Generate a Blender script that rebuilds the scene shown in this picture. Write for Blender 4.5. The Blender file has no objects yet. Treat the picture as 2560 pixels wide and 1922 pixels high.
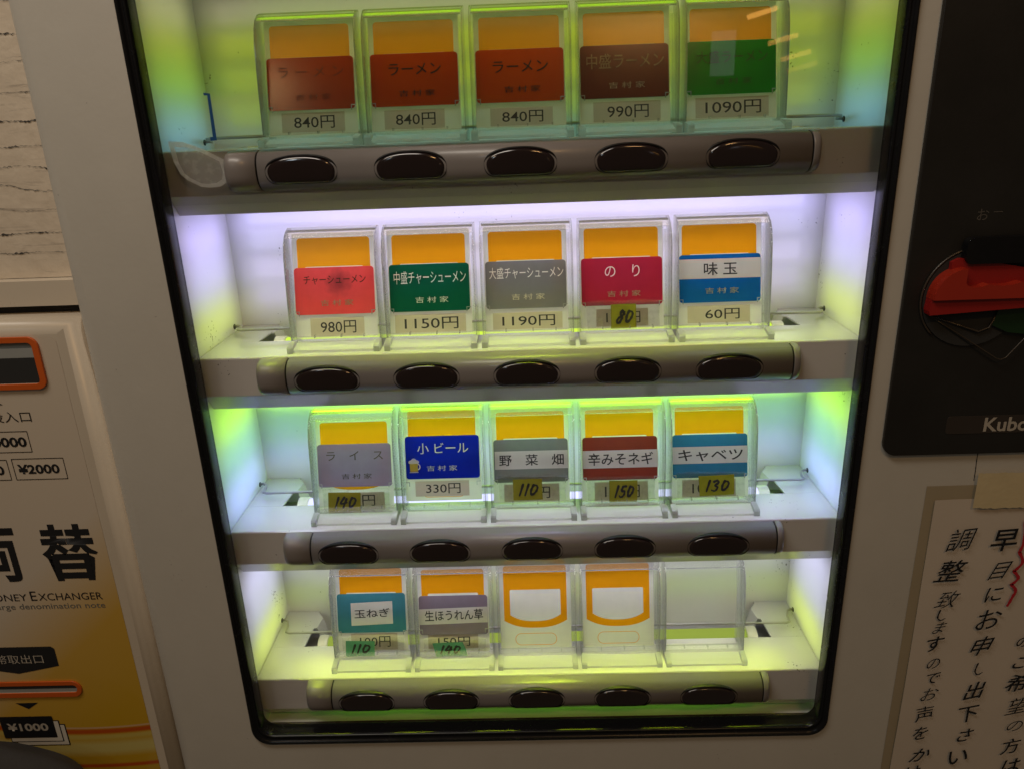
import bpy, bmesh, math, random
from mathutils import Vector, Matrix
random.seed(7)
C = bpy.context.scene.collection
S = bpy.context.scene

# ------------------------------------------------------------------ camera
cam_d = bpy.data.cameras.new('camera')
cam = bpy.data.objects.new('camera', cam_d); C.objects.link(cam); S.camera = cam
pit, yaw, rol = math.radians(-19.3531), math.radians(-1.4885), math.radians(-2.1578)
fwd = Vector((math.sin(yaw)*math.cos(pit), math.cos(yaw)*math.cos(pit), math.sin(pit)))
r_ = fwd.cross(Vector((0, 0, 1))).normalized(); u_ = r_.cross(fwd)
rt = math.cos(rol)*r_ + math.sin(rol)*u_
up = -math.sin(rol)*r_ + math.cos(rol)*u_
M = Matrix((rt, up, -fwd)).transposed().to_4x4(); M.translation = Vector((0.0037, -0.6473, 0.6354))
cam.matrix_world = M
cam_d.sensor_width = 36.0; cam_d.lens = 1889.81/2560*36; cam_d.clip_start = 0.01; cam_d.clip_end = 50

# ------------------------------------------------------------------ world, exposure
w = bpy.data.worlds.new('World'); S.world = w; w.use_nodes = True
wb = w.node_tree.nodes['Background']
wb.inputs[0].default_value = (1.0, 0.80, 0.56, 1); wb.inputs[1].default_value = 0.038
S.view_settings.view_transform = 'Standard'; S.view_settings.look = 'None'
S.view_settings.exposure = 0.22; S.view_settings.gamma = 1
S.cycles.max_bounces = 12; S.cycles.diffuse_bounces = 6; S.cycles.glossy_bounces = 6
S.cycles.transparent_max_bounces = 40; S.cycles.transmission_bounces = 8
S.cycles.sample_clamp_indirect = 4.0

def lamp(name, loc, target, sx, sy, power, col, spread=180):
    l = bpy.data.lights.new(name, 'AREA'); l.shape = 'RECTANGLE'; l.size = sx; l.size_y = sy
    l.energy = power; l.color = col; l.spread = math.radians(spread)
    o = bpy.data.objects.new(name, l); C.objects.link(o); o.location = loc
    o.rotation_euler = (Vector(target)-Vector(loc)).to_track_quat('-Z', 'Y').to_euler()
    return o
# warm lamps of the shop, behind and above the photographer
lamp('shop_lamp', (0.50, -1.9, 2.25), (0.2, 0, 0.5), 0.36, 0.05, 3.2, (1, 0.55, 0.20))
lamp('shop_lamp', (0.53, -2.0, 2.25), (0.2, 0, 0.5), 0.36, 0.04, 2.4, (1, 0.55, 0.20))
lamp('shop_lamp', (-0.95, -1.9, 1.9), (0, 0, 0.4), 0.10, 0.05, 0.9, (1, 0.60, 0.25))
for px, pz, k in ((0.833, 0.946, .8), (0.911, 0.860, .5), (0.958, 0.806, .35), (0.983, 0.768, .15)):
    o = lamp('shop_lamp', (px, -2.18, pz), (px*0.4, 0.02, 0.7), 0.10, 0.016, 0.045*k, (1, 0.46, 0.10))
    o.rotation_euler.rotate_axis('Z', math.radians(14))
lamp('shop_window', (-1.1, -2.4, 1.75), (0, 0, 0.5), 0.20, 0.22, 1.3, (0.75, 0.9, 1.0))
lamp('shop_window', (0.735, -2.3, 0.83), (0.25, 0, 0.67), 0.085, 0.15, 0.020, (0.95, 0.95, 1.0))
lamp('ceiling_wash', (-0.50, -0.55, 1.62), (-0.3, 0, 0.6), 0.8, 0.30, 6.3, (1, 0.90, 0.77))
# added unseen fill lights for the case's colour bands: mid-air strips behind the cards wash the back wall, short ones wash the side walls, and
# one under each shelf shines down; (height, kind, colour as watts per channel)
CASE = [
    (0.770, 'down', (0.0250, 0.0500, 0.0000)),
    (0.744, 'back', (0.0120, 0.0105, 0.0070)),
    (0.714, 'back', (0.0111, 0.0130, 0.0000)),
    (0.681, 'back', (0.0094, 0.0123, 0.0000)),
    (0.649, 'back', (0.0059, 0.0097, 0.0000)),
    (0.625, 'back', (0.0008, 0.0030, 0.0040)),
    (0.744, 'side', (0.0045, 0.0042, 0.0022)),
    (0.709, 'side', (0.0026, 0.0031, 0.0000)),
    (0.674, 'side', (0.0014, 0.0040, 0.0003)),
    (0.634, 'side', (0.0010, 0.0035, 0.0052)),
    (0.585, 'down', (0.0972, 0.0765, 0.0666)),
    (0.547, 'back', (0.0299, 0.0276, 0.0552)),
    (0.520, 'back', (0.0170, 0.0165, 0.0290)),
    (0.490, 'back', (0.0208, 0.0186, 0.0328)),
    (0.460, 'back', (0.0120, 0.0109, 0.0208)),
    (0.537, 'side', (0.0076, 0.0066, 0.0152)),
    (0.497, 'side', (0.0057, 0.0057, 0.0104)),
    (0.454, 'side', (0.0055, 0.0070, 0.0000)),
    (0.398, 'down', (0.0900, 0.2250, 0.0000)),
    (0.361, 'back', (0.1200, 0.2600, 0.0000)),
    (0.334, 'back', (0.0015, 0.0100, 0.0070)),
    (0.304, 'back', (0.0030, 0.0090, 0.0110)),
    (0.274, 'back', (0.0070, 0.0080, 0.0210)),
    (0.351, 'side', (0.0060, 0.0130, 0.0000)),
    (0.311, 'side', (0.0015, 0.0050, 0.0060)),
    (0.268, 'side', (0.0037, 0.0047, 0.0137)),
    (0.212, 'down', (0.0870, 0.0783, 0.1087)),
    (0.175, 'back', (0.0188, 0.0174, 0.0261)),
    (0.148, 'back', (0.0130, 0.0130, 0.0159)),
    (0.118, 'back', (0.0101, 0.0109, 0.0101)),
    (0.088, 'back', (0.0060, 0.0090, 0.0000)),
    (0.165, 'side', (0.0085, 0.0085, 0.0130)),
    (0.125, 'side', (0.0062, 0.0066, 0.0088)),
    (0.082, 'side', (0.0075, 0.0095, 0.0005)),
    (0.7475, 'front', (0.0360, 0.0280, 0.0100)),
    (0.5615, 'front', (0.0801, 0.0766, 0.0686)),
    (0.3745, 'front', (0.0606, 0.0648, 0.0648)),
    (0.1885, 'front', (0.0686, 0.0686, 0.0642)),
    (0.487, 'shelf', (0.0024, 0.0054, 0.0000)),
    (0.301, 'shelf', (0.0060, 0.0045, 0.0180)),
    (0.115, 'shelf', (0.0040, 0.0055, 0.0000)),
    (0.0262, 'down', (0.0220, 0.0750, 0.0000)),
    (0.7475, 'foot', (0.0050, 0.0248, 0.0248)),
    (0.5615, 'foot', (0.0651, 0.0911, 0.0000)),
    (0.3745, 'foot', (0.0260, 0.0239, 0.0477)),
    (0.1885, 'foot', (0.0766, 0.1001, 0.0000)),
]
def case_fill(loc, aim, sx, sy, col, spread):  # one added fill light, not a lamp of the machine
    pw = max(col)
    if pw > 0: lamp('case_fill', loc, [p+q for p, q in zip(loc, aim)], sx, sy, pw, [c/pw for c in col], spread)
for z, kind, col in CASE:
    if kind == 'down': case_fill((0.0015, 0.112, z), (0, -0.05, -1), 0.50, 0.04, col, 150)
    if kind == 'back': case_fill((0.0015, 0.122, z), (0, 1, 0), 0.60, 0.020, col, 95)
    if kind == 'front': case_fill((0.0015, 0.0462, z), (0, 0.42, -1), 0.52, 0.006, col, 75)
    if kind == 'foot': case_fill((0.0015, 0.0462, z), (0, -0.03, -1), 0.54, 0.006, col, 45)
    if kind == 'shelf':
        for sg in (-1, 1): case_fill((0.0015+sg*0.272, 0.085, z), (0, -0.1, -1), 0.07, 0.09, col, 110)
    if kind == 'side':
        for sg in (-1, 1): case_fill((0.0015+sg*0.262, 0.088, z), (sg, 0, 0), 0.095, 0.024, col, 85)

# ------------------------------------------------------------------ materials
def nt(name):
    m = bpy.data.materials.new(name); m.use_nodes = True
    n = m.node_tree.nodes; n.clear()
    return m, n, m.node_tree.links, n.new('ShaderNodeOutputMaterial')

def paint(name, col, rough=0.4, metal=0.0, coat=0.0, var=0.12, scale=18, bump=0.0, bscale=300, spec=0.5, speck=0.0):
    """painted / moulded surface with blotchy wear in colour and gloss, and grime specks"""
    m, n, l, out = nt(name)
    p = n.new('ShaderNodeBsdfPrincipled'); l.new(p.outputs[0], out.inputs[0])
    p.inputs['Metallic'].default_value = metal; p.inputs['Coat Weight'].default_value = coat
    p.inputs['Coat Roughness'].default_value = 0.06; p.inputs['Specular IOR Level'].default_value = spec
    tc = n.new('ShaderNodeTexCoord')
    no = n.new('ShaderNodeTexNoise'); no.inputs['Scale'].default_value = scale; no.inputs['Detail'].default_value = 7
    no.inputs['Roughness'].default_value = 0.65
    oi = n.new('ShaderNodeObjectInfo'); vm = n.new('ShaderNodeVectorMath'); vm.operation = 'MULTIPLY_ADD'
    cb = n.new('ShaderNodeCombineXYZ'); l.new(oi.outputs['Random'], cb.inputs[0]); l.new(oi.outputs['Random'], cb.inputs[2])
    l.new(cb.outputs[0], vm.inputs[0]); vm.inputs[1].default_value = (37, 0, 53); l.new(tc.outputs['Object'], vm.inputs[2])
    l.new(vm.outputs[0], no.inputs['Vector'])
    mx = n.new('ShaderNodeMix'); mx.data_type = 'RGBA'
    mx.inputs[6].default_value = (*[c*(1-var) for c in col], 1); mx.inputs[7].default_value = (*[min(1, c*(1+var)) for c in col], 1)
    l.new(no.outputs['Fac'], mx.inputs[0]); src = mx.outputs[2]
    if speck > 0:
        sp = n.new('ShaderNodeTexNoise'); sp.inputs['Scale'].default_value = 420; sp.inputs['Detail'].default_value = 1
        l.new(vm.outputs[0], sp.inputs['Vector'])
        n2 = n.new('ShaderNodeTexNoise'); n2.inputs['Scale'].default_value = 22; l.new(vm.outputs[0], n2.inputs['Vector'])
        ad = n.new('ShaderNodeMath'); ad.operation = 'MULTIPLY'; l.new(sp.outputs['Fac'], ad.inputs[0]); l.new(n2.outputs['Fac'], ad.inputs[1])
        rp = n.new('ShaderNodeMapRange'); rp.inputs[1].default_value = 0.46; rp.inputs[2].default_value = 0.50; rp.inputs[3].default_value = 0; rp.inputs[4].default_value = speck
        l.new(ad.outputs[0], rp.inputs[0])
        m2 = n.new('ShaderNodeMix'); m2.data_type = 'RGBA'; l.new(rp.outputs[0], m2.inputs[0]); l.new(src, m2.inputs[6])
        m2.inputs[7].default_value = (0.05, 0.045, 0.04, 1); src = m2.outputs[2]
    l.new(src, p.inputs['Base Color'])
    rr = n.new('ShaderNodeMapRange'); rr.inputs[1].default_value = 0.3; rr.inputs[2].default_value = 0.7
    rr.inputs[3].default_value = max(0.02, rough*0.8); rr.inputs[4].default_value = min(1, rough*1.25)
    l.new(no.outputs['Fac'], rr.inputs[0]); l.new(rr.outputs[0], p.inputs['Roughness'])
    if bump > 0:
        b = n.new('ShaderNodeBump'); b.inputs['Strength'].default_value = bump; b.inputs['Distance'].default_value = 0.0006
        nb = n.new('ShaderNodeTexNoise'); nb.inputs['Scale'].default_value = bscale; nb.inputs['Detail'].default_value = 3
        l.new(tc.outputs['Object'], nb.inputs['Vector']); l.new(nb.outputs['Fac'], b.inputs['Height']); l.new(b.outputs[0], p.inputs['Normal'])
    return m

def sheet(name, col, trans=0.5, rough=0.25, gloss=1.0, var=0.06, dark_patch=None):
    """thin sheet of card or plastic: part of the light goes through it, with a glossy face"""
    m, n, l, out = nt(name)
    d = n.new('ShaderNodeBsdfDiffuse'); t = n.new('ShaderNodeBsdfTranslucent'); g = n.new('ShaderNodeBsdfGlossy')
    tc = n.new('ShaderNodeTexCoord'); no = n.new('ShaderNodeTexNoise'); no.inputs['Scale'].default_value = 90
    no.inputs['Detail'].default_value = 5; l.new(tc.outputs['Object'], no.inputs['Vector'])
    mx = n.new('ShaderNodeMix'); mx.data_type = 'RGBA'; l.new(no.outputs['Fac'], mx.inputs[0])
    mx.inputs[6].default_value = (*[c*(1-var) for c in col], 1); mx.inputs[7].default_value = (*[min(1, c*(1+var)) for c in col], 1)
    src = mx.outputs[2]
    if dark_patch:      # a dark soft-edged patch on the plate
        ds = n.new('ShaderNodeVectorMath'); ds.operation = 'DISTANCE'; l.new(tc.outputs['Object'], ds.inputs[0]); ds.inputs[1].default_value = dark_patch
        n3 = n.new('ShaderNodeTexNoise'); n3.inputs['Scale'].default_value = 120; l.new(tc.outputs['Object'], n3.inputs['Vector'])
        ma = n.new('ShaderNodeMath'); ma.operation = 'MULTIPLY_ADD'; l.new(n3.outputs['Fac'], ma.inputs[0]); ma.inputs[1].default_value = 0.012; l.new(ds.outputs['Value'], ma.inputs[2])
        mr = n.new('ShaderNodeMapRange'); mr.inputs[1].default_value = 0.009; mr.inputs[2].default_value = 0.021; mr.inputs[3].default_value = 0.55; mr.inputs[4].default_value = 0
        l.new(ma.outputs[0], mr.inputs[0])
        m2 = n.new('ShaderNodeMix'); m2.data_type = 'RGBA'; l.new(mr.outputs[0], m2.inputs[0]); l.new(src, m2.inputs[6]); m2.inputs[7].default_value = (0.06, 0.02, 0.035, 1)
        src = m2.outputs[2]
    l.new(src, d.inputs[0]); l.new(src, t.inputs[0])
    a = n.new('ShaderNodeMixShader'); a.inputs[0].default_value = trans; l.new(d.outputs[0], a.inputs[1]); l.new(t.outputs[0], a.inputs[2])
    g.inputs['Roughness'].default_value = rough
    f = n.new('ShaderNodeFresnel'); f.inputs[0].default_value = 1.45
    fm = n.new('ShaderNodeMath'); fm.operation = 'MULTIPLY'; l.new(f.outputs[0], fm.inputs[0]); fm.inputs[1].default_value = gloss
    b = n.new('ShaderNodeMixShader'); l.new(fm.outputs[0], b.inputs[0]); l.new(a.outputs[0], b.inputs[1]); l.new(g.outputs[0], b.inputs[2])
    l.new(b.outputs[0], out.inputs[0])
    return m

def clear(name, haze=0.10, tint=(0.97, 0.98, 0.97), ior=1.45, rough=0.03, scratch=0.0):
    m, n, l, out = nt(name)
    tr = n.new('ShaderNodeBsdfTransparent'); tr.inputs[0].default_value = (*tint, 1)
    g = n.new('ShaderNodeBsdfGlossy'); g.inputs['Roughness'].default_value = rough
    f = n.new('ShaderNodeFresnel'); f.inputs[0].default_value = ior
    a = n.new('ShaderNodeMixShader'); l.new(f.outputs[0], a.inputs[0]); l.new(tr.outputs[0], a.inputs[1]); l.new(g.outputs[0], a.inputs[2])
    d = n.new('ShaderNodeBsdfDiffuse'); t = n.new('ShaderNodeBsdfTranslucent')
    d.inputs[0].default_value = t.inputs[0].default_value = (0.9, 0.92, 0.9, 1)
    h = n.new('ShaderNodeMixShader'); h.inputs[0].default_value = 0.6; l.new(d.outputs[0], h.inputs[1]); l.new(t.outputs[0], h.inputs[2])
    b = n.new('ShaderNodeMixShader'); l.new(a.outputs[0], b.inputs[1]); l.new(h.outputs[0], b.inputs[2])
    b.inputs[0].default_value = haze
    if scratch:
        tc = n.new('ShaderNodeTexCoord'); no = n.new('ShaderNodeTexNoise'); no.inputs['Scale'].default_value = 160; no.inputs['Detail'].default_value = 6
        l.new(tc.outputs['Object'], no.inputs['Vector'])
        mr = n.new('ShaderNodeMapRange'); mr.inputs[1].default_value = 0.5; mr.inputs[2].default_value = 0.66; mr.inputs[3].default_value = haze; mr.inputs[4].default_value = haze+scratch
        l.new(no.outputs['Fac'], mr.inputs[0]); l.new(mr.outputs[0], b.inputs[0])
    l.new(b.outputs[0], out.inputs[0])
    return m

def glow(name, col, strength):
    m, n, l, out = nt(name)
    e = n.new('ShaderNodeEmission'); e.inputs[0].default_value = (*col, 1); e.inputs[1].default_value = strength
    l.new(e.outputs[0], out.inputs[0]); return m

MAT = dict(
    front=paint('cream_enamel', (0.53, 0.505, 0.45), 0.42, var=0.10, scale=9, bump=0.15, bscale=220, speck=0.35),
    inner=paint('white_enamel', (0.72, 0.72, 0.72), 0.17, var=0.05, scale=14, speck=0.8),
    shelf=paint('grey_white_enamel', (0.54, 0.525, 0.51), 0.20, coat=1.0, var=0.06, scale=16, speck=0.8),
    bar=paint('taupe_plastic', (0.20, 0.18, 0.17), 0.36, var=0.03, scale=25, coat=0.12),
    gap=paint('black_gap', (0.008, 0.008, 0.008), 0.5),
    button=paint('smoked_button', (0.015, 0.008, 0.008), 0.11, coat=0.7, var=0.2),
    rim=paint('black_rim', (0.005, 0.005, 0.006), 0.42, spec=0.3),
    rubber=paint('black_rubber', (0.008, 0.008, 0.009), 0.24, var=0.2, scale=60, spec=0.25),
    steel=paint('dull_steel', (0.38, 0.36, 0.34), 0.35, metal=0.6),
    hinge=paint('white_bracket', (0.70, 0.70, 0.68), 0.45, speck=0.9, var=0.08, scale=60),
    socket=paint('cream_socket', (0.72, 0.70, 0.60), 0.45),
    tray=paint('baffle_grey', (0.30, 0.30, 0.30), 0.5),  # grey of the added light baffles
    void=paint('dark_recess', (0.02, 0.02, 0.02), 0.7),
    clear=clear('clear_styrene', 0.15, (0.99, 0.99, 0.99), 1.22), clearedge=clear('clear_styrene_rim', 0.36, (0.99, 0.99, 0.99), 1.15),
    pane=clear('front_acrylic', 0.001, (0.985, 0.985, 0.985), 1.42, 0.015),
    cello=clear('clear_tape', 0.07, (0.96, 0.96, 0.94), 1.4, 0.15, scratch=0.10),
    paper=sheet('white_card', (0.80, 0.79, 0.75), 0.55, 0.35, 0.6),
    orange=sheet('orange_print', (0.88, 0.36, 0.006), 0.55, 0.22, 0.9, var=0.03),
    plabel=sheet('price_paper', (0.56, 0.50, 0.42), 0.35, 0.5, 0.3),
    strip=sheet('strip_paper', (0.62, 0.60, 0.58), 0.35, 0.4, 0.4),
    ink=paint('black_ink', (0.015, 0.015, 0.018), 0.5, var=0.3),
    marker=paint('marker_ink', (0.006, 0.006, 0.008), 0.45, var=0.3),
    olive=sheet('olive_tape', (0.20, 0.185, 0.018), 0.25, 0.5, 0.4, var=0.25),
    teal=sheet('teal_tape', (0.08, 0.22, 0.16), 0.25, 0.5, 0.4, var=0.2),
    white_txt=sheet('white_print', (0.88, 0.86, 0.80), 0.6, 0.3, 0.5),
    pale_txt=sheet('pale_print', (0.68, 0.64, 0.48), 0.6, 0.3, 0.4),
    gold_txt=sheet('dull_gold_print', (0.36, 0.30, 0.20), 0.5, 0.3, 0.4),
    faded_txt=sheet('faded_dark_print', (0.035, 0.022, 0.012), 0.3, 0.3, 0.4, var=0.4),
    faded_grey=sheet('faded_grey_print', (0.10, 0.085, 0.08), 0.3, 0.3, 0.4, var=0.4),
    black_panel=paint('black_fascia', (0.012, 0.011, 0.010), 0.45, var=0.3, scale=8, bump=0.1),
    red=paint('red_lever', (0.36, 0.024, 0.010), 0.22, coat=0.4),
    darkred=paint('dark_red_lever', (0.28, 0.012, 0.010), 0.3),
    smoke=paint('smoke_plastic', (0.045, 0.034, 0.024), 0.3),
    green=paint('dark_green_plastic', (0.006, 0.03, 0.008), 0.4),
    silver=paint('silver_print', (0.42, 0.38, 0.32), 0.4, var=0.05),
    faintgrey=paint('faint_grey_print', (0.09, 0.08, 0.07), 0.5),
    badge=paint('dark_brown_label', (0.035, 0.027, 0.022), 0.4),
    note=paint('notice_paper', (0.58, 0.51, 0.43), 0.8, var=0.06, scale=12),
    sleeve=paint('old_sheet', (0.36, 0.30, 0.20), 0.6, var=0.08),
    masking=paint('masking_tape', (0.60, 0.50, 0.30), 0.6, var=0.10, scale=40, bump=0.4, bscale=180),
    redink=paint('red_marker', (0.45, 0.015, 0.025), 0.5, var=0.2),
    exch=paint('cream_housing', (0.60, 0.53, 0.43), 0.30, var=0.06, scale=12),
    ex_orange=paint('orange_ink', (0.55, 0.10, 0.012), 0.35),
    ex_white=paint('white_ink', (0.66, 0.62, 0.54), 0.35),
    ex_black=paint('black_print', (0.012, 0.012, 0.014), 0.35),
    ex_grey=paint('grey_flap', (0.30, 0.31, 0.30), 0.4), ex_grey2=paint('dark_grey_flap', (0.13, 0.14, 0.14), 0.4),
    cloth=paint('dark_cloth', (0.035, 0.033, 0.032), 0.9, var=0.3, scale=40, bump=0.6, bscale=400),
    blue=paint('blue_reflection_mark', (0.01, 0.07, 0.22), 0.4),
    reflect_haze=clear('reflection_haze', 0.30, (0.93, 0.93, 0.93), 1.3, 0.4, scratch=0.15),  # hazy film for the reflection drawn on the pane
    reflect_edge=clear('reflection_haze_rim', 0.65, (0.9, 0.9, 0.9), 1.3, 0.4, scratch=0.25),
)
def plate_mat(name, col, trans=0.55, dark_patch=None):
    return sheet(name, col, trans, 0.16, 1.0, var=0.10, dark_patch=dark_patch)

# ------------------------------------------------------------------ helpers
def link(name, mesh, mats, parent=None, loc=(0, 0, 0), rot=None, smooth=False):
    o = bpy.data.objects.new(name, mesh); C.objects.link(o)
    for m in (mats if isinstance(mats, (list, tuple)) else [mats]):
        mesh.materials.append(m)
    o.location = loc
    if rot: o.rotation_euler = rot
    if parent: o.parent = parent
    if smooth:
        for p in mesh.polygons: p.use_smooth = True
    return o

def thing(name, label, cat, loc=(0, 0, 0), rot=(0, 0, 0), group=None):
    o = bpy.data.objects.new(name, None); C.objects.link(o); o.empty_display_size = 0.02
    o.location = loc; o.rotation_euler = rot; tag(o, label, cat, group); return o
def tag(o, label, cat, group=None):
    o['label'] = label; o['category'] = cat
    if group: o['group'] = group
    return o

def bm_mesh(bm, name='m'):
    bmesh.ops.recalc_face_normals(bm, faces=bm.faces)
    me = bpy.data.meshes.new(name); bm.to_mesh(me); bm.free(); return me
def add_box(bm, x0, x1, y0, y1, z0, z1, mi=0):
    v = [bm.verts.new(p) for p in ((x0, y0, z0), (x1, y0, z0), (x1, y1, z0), (x0, y1, z0), (x0, y0, z1), (x1, y0, z1), (x1, y1, z1), (x0, y1, z1))]
    for f in ((0, 1, 2, 3), (4, 7, 6, 5), (0, 4, 5, 1), (1, 5, 6, 2), (2, 6, 7, 3), (3, 7, 4, 0)):
        bm.faces.new([v[i] for i in f]).material_index = mi
    return v
def add_prism_x(bm, pts, x0, x1, mi=0):
    """closed polygon of (y, z) swept along x"""
    a = [bm.verts.new((x0, y, z)) for y, z in pts]; b = [bm.verts.new((x1, y, z)) for y, z in pts]
    n = len(pts)
    for i in range(n): bm.faces.new((a[i], a[(i+1) % n], b[(i+1) % n], b[i])).material_index = mi
    bm.faces.new(a).material_index = mi; bm.faces.new(b[::-1]).material_index = mi
def add_prism_y(bm, pts, y0, y1, mi=0):
    """closed polygon of (x, z) swept along y"""
    a = [bm.verts.new((x, y0, z)) for x, z in pts]; b = [bm.verts.new((x, y1, z)) for x, z in pts]
    n = len(pts)
    for i in range(n): bm.faces.new((a[i], a[(i+1) % n], b[(i+1) % n], b[i])).material_index = mi
    bm.faces.new(a).material_index = mi; bm.faces.new(b[::-1]).material_index = mi
def bevel(bm, off, seg=2, ang=0.5):
    es = [e for e in bm.edges if len(e.link_faces) == 2 and e.calc_face_angle(0) > ang]
    bmesh.ops.bevel(bm, geom=es, offset=off, segments=seg, profile=0.5, affect='EDGES', clamp_overlap=True)
def rrect(x0, x1, z0, z1, r, n=6, corners='1111'):
    """rounded rectangle, counter-clockwise from the lower left; corners: ll lr ur ul"""
    P = []
    for i, (cx, cz, a0) in enumerate(((x0+r, z0+r, 180), (x1-r, z0+r, 270), (x1-r, z1-r, 0), (x0+r, z1-r, 90))):
        if corners[i] == '0':
            P.append(((x0, z0), (x1, z0), (x1, z1), (x0, z1))[i]); continue
        for k in range(n+1):
            a = math.radians(a0+90*k/n); P.append((cx+r*math.cos(a), cz+r*math.sin(a)))
    return P
def fill(loops, depth=0.0, bev=0.0):
    """flat shape in the XZ plane (outer loop + holes), facing -y, optionally thick (from y=0 to y=-2*depth) ; a mesh"""
    cu = bpy.data.curves.new('c', 'CURVE'); cu.dimensions = '2D'; cu.fill_mode = 'BOTH'
    cu.extrude = depth; cu.bevel_depth = bev; cu.bevel_resolution = 2
    for L in loops:
        s = cu.splines.new('POLY'); s.points.add(len(L)-1); s.use_cyclic_u = True
        for p, q in zip(s.points, L): p.co = (q[0], q[1], 0, 1)
    o = bpy.data.objects.new('c', cu); C.objects.link(o)
    me = bpy.data.meshes.new_from_object(o.evaluated_get(bpy.context.evaluated_depsgraph_get()))
    bpy.data.objects.remove(o); bpy.data.curves.remove(cu)
    me.transform(Matrix.Rotation(math.radians(90), 4, 'X'))      # XY -> XZ, +Z -> -Y
    me.transform(Matrix.Translation((0, -(depth+bev) if depth else 0, 0)))
    me.materials.clear(); return me
def join(meshes):
    """meshes with material index each: [(mesh, index)] -> one mesh"""
    bm = bmesh.new()
    for me, mi in meshes:
        n0 = len(bm.faces); bm.from_mesh(me); bm.faces.ensure_lookup_table()
        for f in bm.faces[n0:]: f.material_index = mi
        bpy.data.meshes.remove(me)
    me = bpy.data.meshes.new('j'); bm.to_mesh(me); bm.free(); return me
def text(body, w=None, h=None, cx=0, cz=0, y=0, weight=0.0, shear=0.0, rot=0.0, spacing=1.0, res=3):
    """writing as a flat mesh in the XZ plane, fitted to a box w x h centred on (cx, cz)"""
    cu = bpy.data.curves.new('t', 'FONT'); cu.body = body; cu.resolution_u = res; cu.offset = weight; cu.shear = shear; cu.space_character = spacing
    o = bpy.data.objects.new('t', cu); C.objects.link(o)
    me = bpy.data.meshes.new_from_object(o.evaluated_get(bpy.context.evaluated_depsgraph_get()))
    bpy.data.objects.remove(o); bpy.data.curves.remove(cu)
    xs = [v.co.x for v in me.vertices]; zs = [v.co.y for v in me.vertices]
    bw, bh = max(xs)-min(xs), max(zs)-min(zs)
    sx = w/bw if w else None; sz = h/bh if h else None
    sx = sx or sz; sz = sz or sx
    me.transform(Matrix.Translation((-(max(xs)+min(xs))/2, -(max(zs)+min(zs))/2, 0)))
    me.transform(Matrix.Diagonal((sx, sz, 1, 1)))
    if rot: me.transform(Matrix.Rotation(rot, 4, 'Z'))
    me.transform(Matrix.Rotation(math.radians(90), 4, 'X')); me.transform(Matrix.Translation((cx, y, cz)))
    me.materials.clear(); return me
def letter_loops(body, w, h, cx, cz):
    """outlines of some writing, fitted to a box, as loops of (x, z)"""
    from mathutils.geometry import interpolate_bezier
    cu = bpy.data.curves.new('t', 'FONT'); cu.body = body
    o = bpy.data.objects.new('t', cu); C.objects.link(o)
    dg = bpy.context.evaluated_depsgraph_get()
    cv = o.evaluated_get(dg).to_curve(dg); loops = []
    for sp in cv.splines:
        b = sp.bezier_points; L = []
        if len(b) < 3: continue
        for i in range(len(b)):
            p, q = b[i], b[(i+1) % len(b)]
            straight = p.handle_right_type in ('VECTOR',) or ((p.handle_right-p.co).length < 1e-6 and (q.handle_left-q.co).length < 1e-6)
            pts = [p.co] if straight else interpolate_bezier(p.co, p.handle_right, q.handle_left, q.co, 5)[:-1]
            L += [(v[0], v[1]) for v in pts]
        loops.append(L)
    o.evaluated_get(dg).to_curve_clear(); bpy.data.objects.remove(o); bpy.data.curves.remove(cu)
    xs = [p[0] for L in loops for p in L]; zs = [p[1] for L in loops for p in L]
    x0, x1, z0, z1 = min(xs), max(xs), min(zs), max(zs)
    return [[(cx+(x-(x0+x1)/2)*w/(x1-x0), cz+(z-(z0+z1)/2)*h/(z1-z0)) for x, z in L] for L in loops]
def tube(path, r, n=10, closed=False):
    bm = bmesh.new(); rings = []
    P = [Vector(p) for p in path]
    for i, p in enumerate(P):
        t = (P[min(i+1, len(P)-1)]-P[max(i-1, 0)]).normalized()
        a = t.orthogonal().normalized() if i == 0 else (prev - t*prev.dot(t)).normalized()
        prev = a; b = t.cross(a)
        rings.append([bm.verts.new(p+r*(math.cos(2*math.pi*k/n)*a+math.sin(2*math.pi*k/n)*b)) for k in range(n)])
    for i in range(len(rings)-1):
        for k in range(n): bm.faces.new((rings[i][k], rings[i][(k+1) % n], rings[i+1][(k+1) % n], rings[i+1][k]))
    bm.faces.new(rings[0][::-1]); bm.faces.new(rings[-1])
    me = bm_mesh(bm); 
    for p in me.polygons: p.use_smooth = True
    return me
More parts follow.
